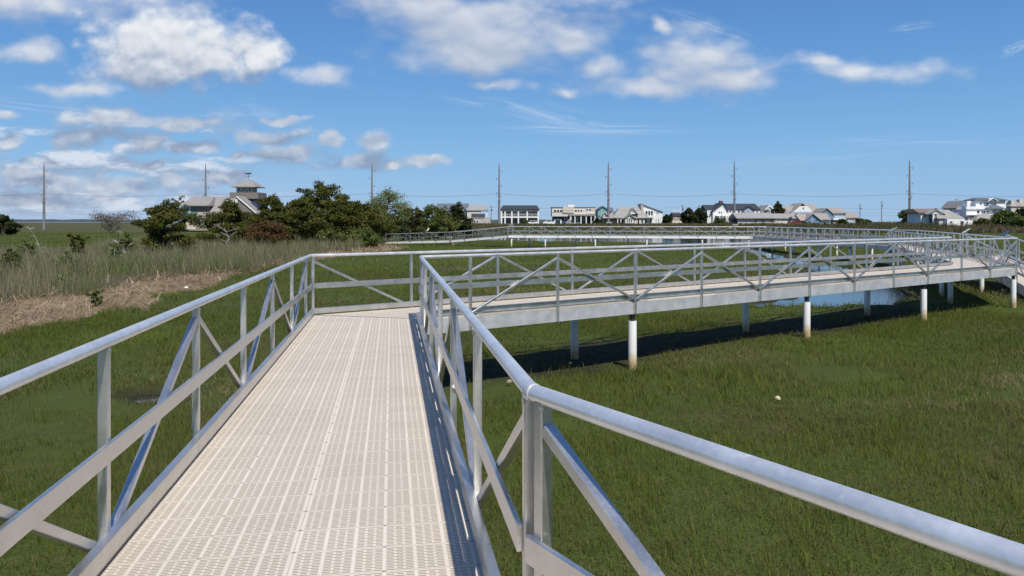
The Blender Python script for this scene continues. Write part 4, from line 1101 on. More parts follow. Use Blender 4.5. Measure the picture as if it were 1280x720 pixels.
# small blue
h = House('house', 'small bright blue gabled house with tan roof wings', 278, 1018)
h.wall('siding blue', 1007, 1025, 275, o1=9); h.roof_front('roof tan', 1006.4, 1025.4, 275.2, 267.6, 0, 9, 'siding blue', t=.15); h.wall('siding white', 1024.5, 1037.5, 275, o0=1.5); h.roof_side('roof tan', 1016, 1038.6, 275, 267.2, 1, 10)
h.wall('siding brown', 1000, 1007.5, 276, o0=1); h.roof_side('roof pink', 999.5, 1012, 276, 268.6, .8, 9); h.win(1014, 1016.6, 274.4, 278); h.win(1026.8, 1034, 275.8, 281.8, 1.5, 1, 'trim', 'garage_door', .6); h.win(1002, 1005, 277, 280.5, 1)
# pale blue
h = House('house', 'pale blue two storey house with white awning and tan roof', 300, 1042)
h.wall('siding pale blue', 1025, 1057, 266.6); h.roof_side('roof tan', 1033.5, 1058.5, 266.8, 260.2, -.2, 10); h.roof_front('roof tan', 1024, 1042.5, 268.5, 260.6, -.5, 9, 'siding blue', t=.12); h.wall('siding blue', 1025, 1041, 268.5, o0=-.45, o1=1, part='side_wall')
h.win(1044.6, 1046.6, 267, 270.6); h.win(1053, 1055.2, 267, 270.6); h.box('awning', 'siding white', 1041.5, 1057.6, 272.8, 275, -2.2, 0); h.win(1033.5, 1035, 267.6, 270.2, -.45); h.win(1030, 1031.4, 267.8, 270, -.45); h.win(1043.5, 1048, 275.6, 279, 0, 2); h.wall('siding cream', 1041.5, 1049, 277.6, o0=-1.5, o1=-.1, part='porch_wall')
h = House('house', 'small house with pale tan hip roof beside the pale blue house', 304, 1066)
h.wall('siding pale blue', 1058.5, 1074, 272.4); h.roof_side('roof tan', 1057, 1075, 272.6, 265.4, -.2, 9, hip=3.5); h.win(1062, 1064, 273, 276); h.win(1067, 1071.5, 273.2, 275.4, 0, 2); h.wall('siding cream', 1057.5, 1069, 277.4, o0=-2.2, o1=-.1, part='porch_wall')
# right: columns, brown roof
h = House('house', 'brown roofed house with a white columned portico', 262, 1163)
h.wall('siding white', 1151, 1181, 266); h.roof_side('roof brown', 1147, 1182.5, 266.4, 261.6, -.2, 9, hip=2); h.roof_front('roof grey', 1160.5, 1179.5, 267.2, 262.6, -2.6, 4, 'siding white', t=.15); h.box('portico_beam', 'trim', 1161, 1179, 267.2, 268.2, -2.4, 0)
h.box('recess_shade', 'siding navy', 1161.6, 1178.6, 268.3, 279, -.04, .02)  # dark sheet standing in for the shade behind the portico columns
for x in (1162, 1167.6, 1173.4, 1178.4): h.post(x, 268.2, None, .5, -2.0)
h.win(1163.4, 1166.4, 268.6, 277, -.05, 1, 'trim', 'window'); h.win(1168.8, 1172.4, 268.6, 277, -.05, 1, 'trim', 'door'); h.win(1154, 1157.5, 268.5, 272); h.box('chimney', 'brick', 1170, 1172.4, 260.4, 262.6, 3, 4)
h = House('house', 'low pale grey house with a broad sloping roof and red brown windows', 258, 1188)
h.wall('siding cream', 1174, 1206, 272.6); h.roof_side('roof grey', 1171, 1205, 273.4, 263, -.2, 10, hip=9); h.win(1184, 1189, 269.2, 272.6, 2.2, 1, 'brick'); h.win(1193, 1198.5, 266, 271.6, 2.4, 2, 'siding grey'); h.wall('siding white', 1184, 1206, 273.6, o0=-2, o1=0, part='porch_wall'); h.win(1187, 1191, 276, 279.6, -2); h.win(1200, 1205, 276, 281, -2, 1, 'siding grey', 'garage_door', .2)
h = House('house', 'grey shingled gable house behind the low grey roof', 290, 1204)
h.wall('siding grey', 1195.5, 1212, 258.6); h.roof_front('roof tan', 1194.6, 1213.4, 259, 251.2, 0, 9, 'siding grey', t=.15, xm=1202); h.win(1199.5, 1202.5, 255.8, 259.6)
h = House('house', 'large white three storey house with roof terrace on the right', 268, 1232)
h.wall('siding white', 1208, 1256, 261.4, 271.5, o0=0, part='middle_wall'); h.wall('siding white', 1220, 1257.5, 250.4, 261.4, o0=2.5, o1=9, part='upper_wall'); h.roof_side('roof slate', 1218.8, 1258.5, 250.4, 247.8, 2, 9, hip=6); h.roof_front('trim', 1236, 1246, 251, 248, 1.6, 4, 'siding white', part='dormer', t=.15)
h.wall('siding grey', 1210, 1262, 271.5, o0=-1, part='lower_wall'); h.box('terrace_parapet', 'trim', 1208, 1236, 258, 261.4, -.6, 2.4); h.wall('siding white', 1209, 1220, 251.2, 258, o0=4, o1=9, part='side_wall'); h.roof_side('roof slate', 1232, 1256.5, 261.4, 257.2, -1.2, 2.6, hip=6, part='lower_roof')
for a, b in ((1224.6, 1227.4), (1229, 1231.4), (1233, 1236)): h.win(a, b, 253, 257.2, 2.5)
h.win(1243, 1246, 253.4, 256.4, 2.5); h.win(1220.6, 1225, 262.8, 267.2, 0); h.win(1226, 1231.4, 262.8, 267.2, 0, 2); h.win(1233.2, 1236.4, 262.8, 266.4, 0); h.win(1239.6, 1244.6, 262.4, 266, 0, 2)
h.box('balcony', 'trim', 1208, 1246, 267.8, 269, -2, 0); h.wall('siding white', 1204.5, 1221, 275.4, o0=-3.2, o1=-1.1, part='garage_wall'); h.win(1207, 1210.6, 276.6, 281, -3.2, 1, 'trim', 'garage_door', .7); h.win(1213, 1219, 276.6, 281, -3.2, 1, 'trim', 'garage_door', .9); h.roof_side('roof grey', 1219, 1246, 276.4, 268, -4.5, -1, part='porch_roof', hip=8)
h = House('house', 'beige house with two chimneys rising behind trees at the right edge', 300, 1276)
h.wall('siding beige', 1264, 1300, 258); h.roof_side('roof tan', 1262, 1302, 258.4, 252.6, hip=8); h.box('chimney', 'siding beige', 1264, 1268, 250.4, 257, 1, 3); h.box('chimney', 'siding beige', 1274.6, 1278.6, 249.4, 256, 3, 5); h.win(1270, 1273, 259, 262); h.win(1277, 1280, 259, 262)

# shingled visitor building with lookout tower
h = House('shingled_building', 'grey shingled building with square lookout tower and weather vane', 183, 275, 'building', None, 289)
h.wall('shingle wall', 243, 300, 271, o0=.5, o1=12); h.wall('shingle wall', 226, 244, 268, o0=2, o1=11, part='wing_wall')
# big roof: long slope facing the viewer, gable end turned to the right
MB().prism([(h.X(243.5), h.d-.2, h.Z(272)), (h.X(245), h.d+.0, h.Z(272.6)), (h.X(262, 7), h.d+7, h.Z(246.2, 7)), (h.X(261, 7), h.d+7.2, h.Z(245.6, 7))], (h.X(297)-h.X(262), 0, 0)).build('roof', M['roof shingle'], h.root)
MB().prism([(h.X(243), h.d-.05, h.Z(271.6)), (h.X(262, 7), h.d+7, h.Z(246, 7)), (h.X(295.5, 7), h.d+7, h.Z(246, 7)), (h.X(278), h.d-.05, h.Z(271.6))], (0, .6, .05)).build('roof_slope', M['roof shingle'], h.root)
h.roof_front('trim', 281.5, 323, 269, 246.2, .8, 10, 'shingle wall', over=.35, xm=296, t=.12, part='gable_trim'); h.wall('shingle wall', 283, 322, 268.8, o0=.85, o1=10, part='gable_wall'); h.roof_front('roof shingle', 281.6, 322.8, 268.6, 245.6, 1.2, 9.8, None, over=.1, xm=296, t=.2, part='gable_roof')
h.win(293.8, 296.8, 248.8, 253.6, .8, 1, 'trim', 'gable_window', .25)
h.roof_side('roof shingle', 226, 262, 257.6, 247, 1, 11, hip=4, part='dormer_roof'); h.wall('shingle wall', 236, 260, 257.5, 268, o0=1.6, o1=9, part='dormer_wall')
h.box('corner_board', 'trim', 236.4, 238, 258, 267, 1.45, 1.6); h.win(221, 236.2, 258.6, 266.2, 1.5, 3, 'siding teal', 'window', .2); h.wall('siding teal', 221, 236.2, 258, 266.4, o0=1.56, o1=8, part='bay_wall')
h.box('awning', 'awning green', 225, 243.4, 266.6, 272.4, -.6, 1.2); h.win(247.8, 260.8, 273, 281.4, .5, 4, 'trim', 'window', .18); h.win(309, 312, 269, 272.6, .85, 1, 'trim', 'window', .25); h.wall('siding beige', 232, 244, 274, 286.6, o0=-.3, o1=.4, part='porch_wall')
h.box('deck', 'siding brown', 236, 262, 287, 288.2, -2, .5)
h.box('tower_wall', 'shingle wall', 291, 318, 240.5, 268, 7, 12.4); h.box('tower_parapet', 'shingle wall', 287, 322.6, 240.4, 248.4, 6.4, 13); h.box('tower_room', 'siding grey', 295.4, 315.4, 232.8, 240.6, 8, 11.6)
for a, b in ((295.8, 301.2), (302.6, 307), (309.8, 315)): h.win(a, b, 233.6, 239.8, 8, 1, 'trim', 'tower_window', .2)
h.win(304.6, 310.6, 249.2, 252.8, 6.94, 1, 'trim', 'window', .14); h.box('tower_window_band', 'siding navy', 297, 317, 248.4, 256, 6.95, 6.995)
x0, x1, xm = h.X(288.6, 6.2), h.X(320.4, 6.2), 0; y0, y1 = h.d+6.2, h.d+13.2; ze, zt_ = h.Z(233, 6.2), h.Z(223.4, 9.7); xm = (x0+x1)/2
MB().add([(x0, y0, ze), (x1, y0, ze), (x1, y1, ze), (x0, y1, ze), (xm, (y0+y1)/2, zt_), (x0, y0, ze-.18), (x1, y0, ze-.18), (x1, y1, ze-.18), (x0, y1, ze-.18)],
    [(0, 1, 4), (1, 2, 4), (2, 3, 4), (3, 0, 4), (5, 6, 1, 0), (6, 7, 2, 1), (7, 8, 3, 2), (8, 5, 0, 3), (8, 7, 6, 5)]).build('tower_roof', M['roof shingle'], h.root)
yv = (y0+y1)/2; v = MB(); zv = h.Z(223.6, 9.7)
v.tube([(xm, yv, zv-.3), (xm, yv, zv+1.5)], .05, 8); v.bar((xm-.7, yv, zv+.6), (xm+.7, yv, zv+.6), .05, .05); v.bar((xm, yv-.7, zv+.62), (xm, yv+.7, zv+.62), .05, .05)
v.prism([(xm-.9, yv-.02, zv+1.25), (xm-.2, yv-.02, zv+1.1), (xm+.5, yv-.02, zv+1.2), (xm+.9, yv-.02, zv+1.5), (xm+.3, yv-.02, zv+1.6), (xm-.2, yv-.02, zv+1.4), (xm-.8, yv-.02, zv+1.6)], (0, .04, 0))
v.build('weather_vane', M['dark_steel'], h.root)
h.box('solar_panel', 'siding navy', 314, 322, 252, 262, 5.5, 6.3)

# retaining wall and fence in front of the central houses
def low_wall(px0, px1, d, ytop, label, m='concrete'):
    x0, x1 = at_px(px0, 0, d), at_px(px1, 0, d); b = MB(); z0 = h_at((x0+x1)/2, d)-.3; zt_ = CAM_Z+(HY-ytop)*d/F
    n = max(2, int((x1-x0)/2.4)); b.box((x0, d, z0), (x1, d+.08, zt_-.15))
    for i in range(n+1):
        x = x0+(x1-x0)*i/n; b.box((x-.07, d-.06, z0), (x+.07, d-.003, zt_))
    o = b.build('fence', M[m], origin=((x0+x1)/2, d, z0)); tag(o, label, 'fence', 'fences in front of the houses')
low_wall(743, 803, 291, 279.6, 'low pale fence in front of the teal and grey roofed houses'); low_wall(805, 842, 291, 278.6, 'tan board fence below the white slanted house', 'siding brown'); low_wall(1112, 1149, 285, 276.5, 'pale fence left of the columned house', 'siding cream')

# ------------------------------------------------------------------ parked cars by the houses
def car(px, d, label, mt, L=4.4, H=1.55):
    x = at_px(px, 0, d); z = h_at(x, d)
    root = empty('parked_car', (x, d, z), label, 'car', 'cars parked by the houses')
    P = [(-.5, .22), (-.5, .50), (-.46, .58), (-.30, .62), (-.17, .97), (.20, 1.0), (.34, .66), (.48, .60), (.5, .45), (.5, .22)]
    MB().prism([(x+a*L, d-.85, z+b*H) for a, b in P], (0, 1.7, 0)).build('body', mt, root)
    W = [(-.25, .64), (-.15, .92), (.18, .94), (.30, .66)]
    MB().prism([(x+a*L, d-.87, z+b*H) for a, b in W], (0, 1.74, 0)).build('window', M['glass'], root)
    for sx in (-.31, .31):
        for sy in (-.78, .78):
            MB().tube([(x+sx*L, d+sy-.1, z+.31), (x+sx*L, d+sy+.1, z+.31)], .32, 16).build('wheel', M['dark_steel'], root)
M['car_white'] = noise_mat('white_car_paint', (.74, .74, .74), (.8, .8, .8), 1, .3); M['car_red'] = noise_mat('red_car_paint', (.30, .03, .03), (.36, .05, .05), 1, .3)
car(666, 286, 'white car parked before the motel', M['car_white'], 4.6, 1.8); car(685.5, 286, 'white van parked between the motel and the beige modern house', M['car_white'], 4.0, 2.0); car(993, 276, 'red car parked in front of the long low house', M['car_red'])

# ------------------------------------------------------------------ transmission poles and wires
M['pole'] = noise_mat('weathered_pole_steel', (.16, .16, .18), (.24, .235, .25), 2, .7, stretch=(1, 1, .1))
def tall_pole(px, d, ytop, label):
    x = at_px(px, 0, d); z = h_at(x, d); h = CAM_Z+(HY-ytop)*d/F - z
    root = empty('transmission_pole', (x, d, z), label, 'pole', 'tall transmission poles behind the marsh')
    MB().tube([(x, d, z-.5), (x, d, z+h*.45), (x, d, z+h*.93), (x, d, z+h)], [.52, .40, .24, .12], 12).build('shaft', M['pole'], root)
    for k, f in enumerate((.52, .64, .76, .88)):
        a = MB(); s = 1 if k % 2 else -1
        a.bar((x, d, z+h*f), (x+s*1.1, d, z+h*f+.25), .14, .14); a.lathe((x+s*1.1, d, z+h*f+.05), [(.10, -.5), (.16, -.4), (.10, -.3), (.16, -.2), (.10, -.1), (.12, .1)], 8)
        a.build('insulator_arm', M['pole'], root)
    b = MB(); b.bar((x-1.3, d-.35, z+h*.47), (x+1.3, d-.35, z+h*.47), .12, .16); b.build('cross_arm', M['pole'], root)
    b = MB(); b.box((x-.45, d-.62, z+h*.40), (x+.45, d-.40, z+h*.44)); b.build('equipment_box', M['pole'], root)
    return x, d, z+h
PD = 296
tops = []
for px, yt, lab in ((55, 204, 'leftmost tall pole, standing alone on the flat marsh horizon'), (257, 205, 'tall pole rising behind the roof of the shingled building'), (465, 204, 'tall pole rising behind the pale green tree'), (624, 205, 'tall pole at the left end of the motel'),
        (760.5, 202, 'tall pole in front of the teal house'), (918, 201, 'tall pole between the white gabled house and the low roof'), (1137, 200, 'tall pole beside the dark round bush on the right')):
    tops.append(tall_pole(px, PD, yt, lab))
def wire(label, pts, sag, r, group='power lines between the poles'):
    m = MB()
    path = []
    for (a, b) in zip(pts[:-1], pts[1:]):
        a, b = Vector(a), Vector(b)
        for i in range(12):
            f = i/12; p = a.lerp(b, f); p.z -= sag*4*f*(1-f); path.append(p)
    path.append(Vector(pts[-1]))
    m.tube(path, r, 5)
    o = m.build('power_line', M['wire'], origin=tuple(pts[0])); tag(o, label, 'power line', group)
def wz(y, d): return CAM_Z+(HY-y)*d/F
xs = [at_px(p, 0, PD) for p in (-160, 55, 257, 465, 624, 760.5, 918, 1137, 1400)]
wire('uppermost thin cable strung along all the tall poles', [(x, PD-.5, wz(242, PD)) for x in xs], 1.1, .045)
wire('second cable low between the left poles, crossing behind the building', [(x, PD-.6, wz(262.5, PD)) for x in xs[:4]], .7, .035)
wire('lowest cable between the left poles above the marsh horizon', [(x, PD-.6, wz(265, PD)) for x in xs[:4]], .8, .035)
def small_pole(px, d, ytop, label, arm=True):
    x = at_px(px, 0, d); z = h_at(x, d); h = CAM_Z+(HY-ytop)*d/F - z
    root = empty('utility_pole', (x, d, z), label, 'pole', 'short wooden utility poles by the houses')
    MB().tube([(x, d, z-.4), (x, d, z+h)], [.19, .12], 8).build('shaft', M['pole'], root)
    if arm:
        MB().bar((x-.9, d-.2, z+h-.5), (x+.9, d-.2, z+h-.5), .1, .12).build('cross_arm', M['pole'], root)
        MB().lathe((x+.35, d, z+h-2.2), [(.0, 0), (.25, .02), (.25, .8), (.0, .85)], 10).build('transformer', M['pole'], root)
sp = [(614, 257), (853, 256), (874, 256), (1075, 255), (1102, 251.5), (1195.5, 248)]
for (px, yt), lab in zip(sp, ('short wooden pole left of the motel', 'short wooden pole left of the dark evergreens', 'short wooden pole behind the dark evergreens', 'short wooden pole right of the pale tan hip roof', 'short wooden pole in the gap left of the round bush', 'short wooden pole before the grey shingled gable')):
    small_pole(px, 322, yt, lab)
D2 = 321.5
for yy, lab in ((259, 'upper thin cable between the short poles behind the houses'), (263.5, 'lower thin cable between the short poles behind the houses'), (267, 'lowest thin cable between the short poles behind the houses')):
    wire(lab, [(at_px(p, 0, 322), D2, wz(yy+(1.5 if p > 1000 else 0), 322)) for p in (540, 614, 735, 853, 960, 1075, 1102, 1195.5, 1290)], .5, .03)

# ------------------------------------------------------------------ bird and bits of litter
M['feather_white'] = noise_mat('white_feathers', (.70, .70, .68), (.80, .80, .79), 20, .8); M['feather_dark'] = noise_mat('dark_grey_feathers', (.035, .035, .04), (.07, .07, .075), 20, .8); M['bill'] = noise_mat('yellow_bill', (.5, .36, .06), (.6, .42, .08), 20, .5)
def gull(p, label, s=1.0):
    root = empty('gull', p, label, 'bird'); x, y, z = p
    rot = Matrix.Rotation(R(-18), 3, 'Y')
    b = MB(); b.tube([(x-.30*s, y, z+.16*s), (x-.2*s, y, z+.18*s), (x-.05*s, y, z+.22*s), (x+.09*s, y, z+.28*s), (x+.15*s, y, z+.36*s), (x+.19*s, y, z+.42*s), (x+.25*s, y, z+.42*s)], [.02*s, .06*s, .105*s, .10*s, .065*s, .062*s, .03*s], 12)
    b.build('body', M['feather_white'], root)
    for sy in (-1, 1):
        MB().ball((x-.13*s, y+sy*.085*s, z+.235*s), (.26*s, .03*s, .075*s), 10, 6, rot).build('wing', M['feather_dark'], root)
        MB().tube([(x, y+sy*.04*s, z), (x-.01*s, y+sy*.04*s, z+.15*s)], .01*s, 6).build('leg', M['bill'], root)
    MB().prism([(x-.28*s, y-.05*s, z+.15*s), (x-.46*s, y-.06*s, z+.12*s), (x-.46*s, y+.06*s, z+.12*s), (x-.28*s, y+.05*s, z+.15*s)], (0, 0, .02*s)).build('tail', M['feather_dark'], root)
    MB().tube([(x+.25*s, y, z+.42*s), (x+.33*s, y, z+.405*s)], [.018*s, .005*s], 6).build('bill', M['bill'], root)
L7 = (V2(Q_L)-V2(K_L)).length; q = at_t(K_L, Q_L, 4.0); gull((q[0], q[1], -.73-.39*4/L7+RH+.03), 'white and dark gull perched on the rail of the far ramp', 1.25)
def scrap(p, label, s, seed, m='white_paint'):
    rnd = random.Random(seed); b = MB(); n = 7
    ring = [(p[0]+math.cos(k*6.283/n)*s*rnd.uniform(.6, 1.2), p[1]+math.sin(k*6.283/n)*s*rnd.uniform(.5, 1), p[2]+rnd.uniform(.05, .3)*s) for k in range(n)]
    top = (p[0], p[1], p[2]+s*.7); low = [(x, y, z-.02-.02*rnd.random()) for x, y, z in ring]
    b.add(ring+[top]+low+[(top[0], top[1], top[2]-.03)], [(i, (i+1) % n, n) for i in range(n)] + [(n+1+(i+1) % n, n+1+i, 2*n+1) for i in range(n)] + [(i, n+1+i, n+1+(i+1) % n, (i+1) % n) for i in range(n)])
    o = b.build('litter_scrap', M[m], origin=p); tag(o, label, 'litter', 'pale scraps lying on the marsh')
def ground_at(px, y): 
    x, d = plan(px, y); return (x, d, h_at(x, d)+.10)
scrap(ground_at(233, 363), 'crumpled white scrap at the right end of the straw mat', .12, 1)
scrap(ground_at(962, 316), 'long pale scrap lying on the grass before the end on span', .28, 2); scrap(ground_at(955, 316.5), 'low pale scrap left of the long one on the far grass', .2, 3)
scrap(ground_at(972, 504.5), 'tan scrap lying on the open grass at right', .06, 4, 'siding yellow')
scrap(ground_at(713, 458), 'small white scrap in the shadow under the middle span, left of the nearest pile', .03, 5)
scrap(ground_at(637, 483), 'pale stone coloured scrap on the grass beside the near railing', .05, 10, 'siding brown')
# ------------------------------------------------------------------ daylight, sky and camera
SUN = Vector((.277, -.73, 1.0)).normalized()
w = bpy.data.worlds.new('World'); SC.world = w; w.use_nodes = True
nt = w.node_tree; nt.nodes.clear(); lk = nt.links
out = N(nt, 'ShaderNodeOutputWorld'); bg = N(nt, 'ShaderNodeBackground'); lk.new(bg.outputs[0], out.inputs[0])
SKY_STR = .095; EXPO = .2
w.cycles.sampling_method = 'NONE'
bg.inputs['Strength'].default_value = SKY_STR
sky = N(nt, 'ShaderNodeTexSky'); sky.sky_type = 'NISHITA'; sky.sun_disc = False
sky.sun_elevation = math.asin(SUN.z); sky.sun_rotation = math.atan2(SUN.x, SUN.y); sky.altitude = 0; sky.air_density = 1.0; sky.dust_density = .25; sky.ozone_density = 2.2
tc = N(nt, 'ShaderNodeTexCoord')
hs = N(nt, 'ShaderNodeHueSaturation'); hs.inputs['Saturation'].default_value = 1.12; hs.inputs['Value'].default_value = 1.0; lk.new(sky.outputs[0], hs.inputs['Color'])
def cl(c): return tuple(k/SKY_STR/2**EXPO for k in c)
# direction -> (azimuth slope, height slope): clouds keep their place in the sky from anywhere
sp = N(nt, 'ShaderNodeSeparateXYZ'); lk.new(tc.outputs['Generated'], sp.inputs[0])
yy = mathn(nt, 'MAXIMUM', sp.outputs[1], .02)
u = mathn(nt, 'DIVIDE', sp.outputs[0], yy); v = mathn(nt, 'DIVIDE', sp.outputs[2], yy)
uv = N(nt, 'ShaderNodeCombineXYZ'); lk.new(u, uv.inputs[0]); lk.new(v, uv.inputs[1])
front = mathn(nt, 'GREATER_THAN', sp.outputs[1], .05)

def group_field(name, blobs):
    g = bpy.data.node_groups.new(name, 'ShaderNodeTree')
    g.interface.new_socket('Vector', in_out='INPUT', socket_type='NodeSocketVector')
    g.interface.new_socket('Field', in_out='OUTPUT', socket_type='NodeSocketFloat')
    gi = g.nodes.new('NodeGroupInput'); go = g.nodes.new('NodeGroupOutput'); acc = None
    for px, py, rx, ry in blobs:
        s = g.nodes.new('ShaderNodeVectorMath'); s.operation = 'SUBTRACT'; g.links.new(gi.outputs[0], s.inputs[0]); s.inputs[1].default_value = ((px-640)/F, (HY-py)/F, 0)
        m = g.nodes.new('ShaderNodeVectorMath'); m.operation = 'MULTIPLY'; g.links.new(s.outputs[0], m.inputs[0]); m.inputs[1].default_value = (F/rx, F/ry, 0)
        l = g.nodes.new('ShaderNodeVectorMath'); l.operation = 'LENGTH'; g.links.new(m.outputs[0], l.inputs[0])
        f = mathn(g, 'SUBTRACT', 1.0, l.outputs['Value'])
        acc = f if acc is None else mathn(g, 'SMOOTH_MAX', acc, f, .12)
    g.links.new(acc, go.inputs[0])
    return g
BL = [ # px, py, half width, half height
 (150, 66, 90, 38), (210, 56, 122, 60), (272, 70, 74, 44), (215, 84, 120, 32), (333, 72, 40, 26),
 (40, 4, 140, 30), (150, -6, 90, 18),
 (520, 14, 66, 34), (600, 30, 120, 40), (570, 66, 110, 22), (690, 62, 66, 24), (756, 82, 34, 17), (720, -4, 110, 18),
 (824, 36, 18, 13), (862, 70, 70, 26), (905, 92, 64, 18), (800, 106, 84, 13), (1085, 86, 88, 17), (1040, 72, 60, 8),
 (133, 147, 62, 19), (110, 172, 60, 15), (180, 176, 40, 14), (243, 185, 36, 9), (220, 155, 54, 9), (332, 171, 48, 11), (410, 175, 21, 11), (474, 182, 38, 16), (355, 193, 66, 12), (440, 203, 60, 11), (537, 205, 32, 8), (498, 207, 20, 8), (300, 191, 30, 9),
 (20, 222, 62, 18), (75, 232, 70, 18), (150, 232, 70, 14), (35, 248, 130, 15), (190, 207, 22, 8), (232, 224, 40, 14), (350, 150, 25, 6), (12, 178, 34, 7), (8, 150, 24, 8), (95, 113, 40, 6), (50, 200, 30, 6), (700, 108, 24, 8), (620, 102, 40, 9), (285, 216, 40, 9)]
SOFT = [(535, 10, 105, 48), (620, 34, 170, 60), (590, 66, 135, 32), (690, 58, 110, 42), (758, 80, 46, 24), (720, -4, 120, 20), (824, 36, 22, 16), (866, 70, 96, 38), (905, 94, 86, 24), (810, 106, 110, 17), (1085, 86, 100, 20), (1035, 74, 66, 10), (40, 4, 150, 34), (150, -6, 100, 20), (95, 113, 60, 10), (30, 60, 40, 16), (620, 104, 44, 10), (700, 108, 28, 9), (400, 95, 40, 14)]
BL = [b for b in BL if not (b[1] < 130 and (b[0] > 345 or b[0] < 155 or b[1] < 10) or b[:2] == (95, 113))]
gf = group_field('puffy_cloud_field', BL); gs = group_field('soft_cloud_field', SOFT)
def fbm_node(vec, scale, detail, stretch=(1, 1, 1), rough=.55, dist=0.0):
    mp = N(nt, 'ShaderNodeMapping'); mp.inputs['Scale'].default_value = stretch; lk.new(vec, mp.inputs['Vector'])
    n = N(nt, 'ShaderNodeTexNoise'); n.noise_dimensions = '2D'; n.inputs['Scale'].default_value = scale; n.inputs['Detail'].default_value = detail; n.inputs['Roughness'].default_value = rough; n.inputs['Distortion'].default_value = dist
    lk.new(mp.outputs[0], n.inputs['Vector']); return n.outputs['Fac']
def shifted(dv):
    a = N(nt, 'ShaderNodeVectorMath'); a.operation = 'ADD'; a.inputs[1].default_value = dv; lk.new(uv.outputs[0], a.inputs[0]); return a.outputs[0]
def warp(vec):
    # wobble the outlines
    wn = N(nt, 'ShaderNodeTexNoise'); wn.noise_dimensions = '2D'; wn.inputs['Scale'].default_value = 11; wn.inputs['Detail'].default_value = 4; lk.new(vec, wn.inputs['Vector'])
    wv = N(nt, 'ShaderNodeVectorMath'); wv.operation = 'MULTIPLY_ADD'; lk.new(wn.outputs['Color'], wv.inputs[0]); wv.inputs[1].default_value = (.09, .04, 0)
    sh = N(nt, 'ShaderNodeVectorMath'); sh.operation = 'ADD'; lk.new(vec, sh.inputs[0]); sh.inputs[1].default_value = (-.045, -.02, 0); lk.new(sh.outputs[0], wv.inputs[2])
    return wv.outputs[0]
def field(vec, g):
    gn = N(nt, 'ShaderNodeGroup'); gn.node_tree = g; lk.new(vec, gn.inputs[0]); return gn.outputs[0]
def relief(vec, sc, st, bil):
    n1 = fbm_node(vec, sc, 8, st, .6)
    mp = N(nt, 'ShaderNodeMapping'); mp.inputs['Scale'].default_value = st; lk.new(vec, mp.inputs['Vector'])
    vo = N(nt, 'ShaderNodeTexVoronoi'); vo.voronoi_dimensions = '2D'; vo.feature = 'SMOOTH_F1'; vo.inputs['Scale'].default_value = sc*2.1; vo.inputs['Smoothness'].default_value = .6; vo.inputs['Detail'].default_value = 2; vo.inputs['Roughness'].default_value = .5
    lk.new(mp.outputs[0], vo.inputs['Vector'])
    return mathn(nt, 'ADD', mathn(nt, 'SUBTRACT', n1, .5), mathn(nt, 'MULTIPLY', mathn(nt, 'SUBTRACT', .42, vo.outputs['Distance']), bil))
def smooth(x, a, b):
    n = N(nt, 'ShaderNodeMapRange'); n.interpolation_type = 'SMOOTHSTEP'; n.inputs['From Min'].default_value = a; n.inputs['From Max'].default_value = b; lk.new(x, n.inputs['Value']); return n.outputs[0]
def cloud(g, sc, st, bil, amp, w0, w1, up, kf, kn):
    """coverage and light of one cloud layer: lit tops, grey undersides"""
    a = uv.outputs[0]; b = shifted((.004, up, 0)); b2 = shifted((.003, .010, 0))
    F0 = field(warp(a), g); F1 = field(warp(b), g)
    n0 = relief(a, sc, st, bil); n1 = relief(b2, sc, st, bil)
    al = smooth(mathn(nt, 'ADD', F0, mathn(nt, 'MULTIPLY', n0, amp)), w0, w1)
    df = mathn(nt, 'MAXIMUM', mathn(nt, 'MINIMUM', mathn(nt, 'SUBTRACT', F0, F1), .7), -.7)
    return al, mathn(nt, 'ADD', mathn(nt, 'MULTIPLY', df, kf), mathn(nt, 'MULTIPLY', mathn(nt, 'SUBTRACT', n0, n1), kn))
alpha, lt_ = cloud(gf, 13, (1, 1.35, 1), .42, .9, -.24, .48, .026, .52, .58)
salpha, st_ = cloud(gs, 6, (1, 1.9, 1), .4, 1.9, -.55, .85, .026, .34, .5)
salpha = mathn(nt, 'MULTIPLY', salpha, .9)
low = smooth(v, .21, .12)
lit = mathn(nt, 'ADD', mathn(nt, 'SUBTRACT', .62, mathn(nt, 'MULTIPLY', low, .46)), lt_, clamp=True)
slit = mathn(nt, 'ADD', .52, st_, clamp=True)
alpha = mathn(nt, 'MULTIPLY', alpha, mathn(nt, 'SUBTRACT', 1.0, mathn(nt, 'MULTIPLY', low, .14)))
# low clouds on the left horizon are broken into thin grey layers
left = mathn(nt, 'MULTIPLY', smooth(u, -.20, -.46), mathn(nt, 'MULTIPLY', smooth(v, .175, .09), smooth(v, -.01, .03)))
nb = fbm_node(uv.outputs[0], 9, 6, (1, 3.6, 1), .6)
bank = mathn(nt, 'MULTIPLY', smooth(nb, .40, .60), mathn(nt, 'MULTIPLY', left, .85))
hor = mathn(nt, 'MULTIPLY', mathn(nt, 'MULTIPLY', smooth(u, -.12, -.5), smooth(v, .075, .012)), .62)
nb2 = fbm_node(shifted((.006, .016, 0)), 9, 6, (1, 3.6, 1), .6)
blit = mathn(nt, 'ADD', .36, mathn(nt, 'MULTIPLY', mathn(nt, 'SUBTRACT', nb, nb2), 3.2), clamp=True)
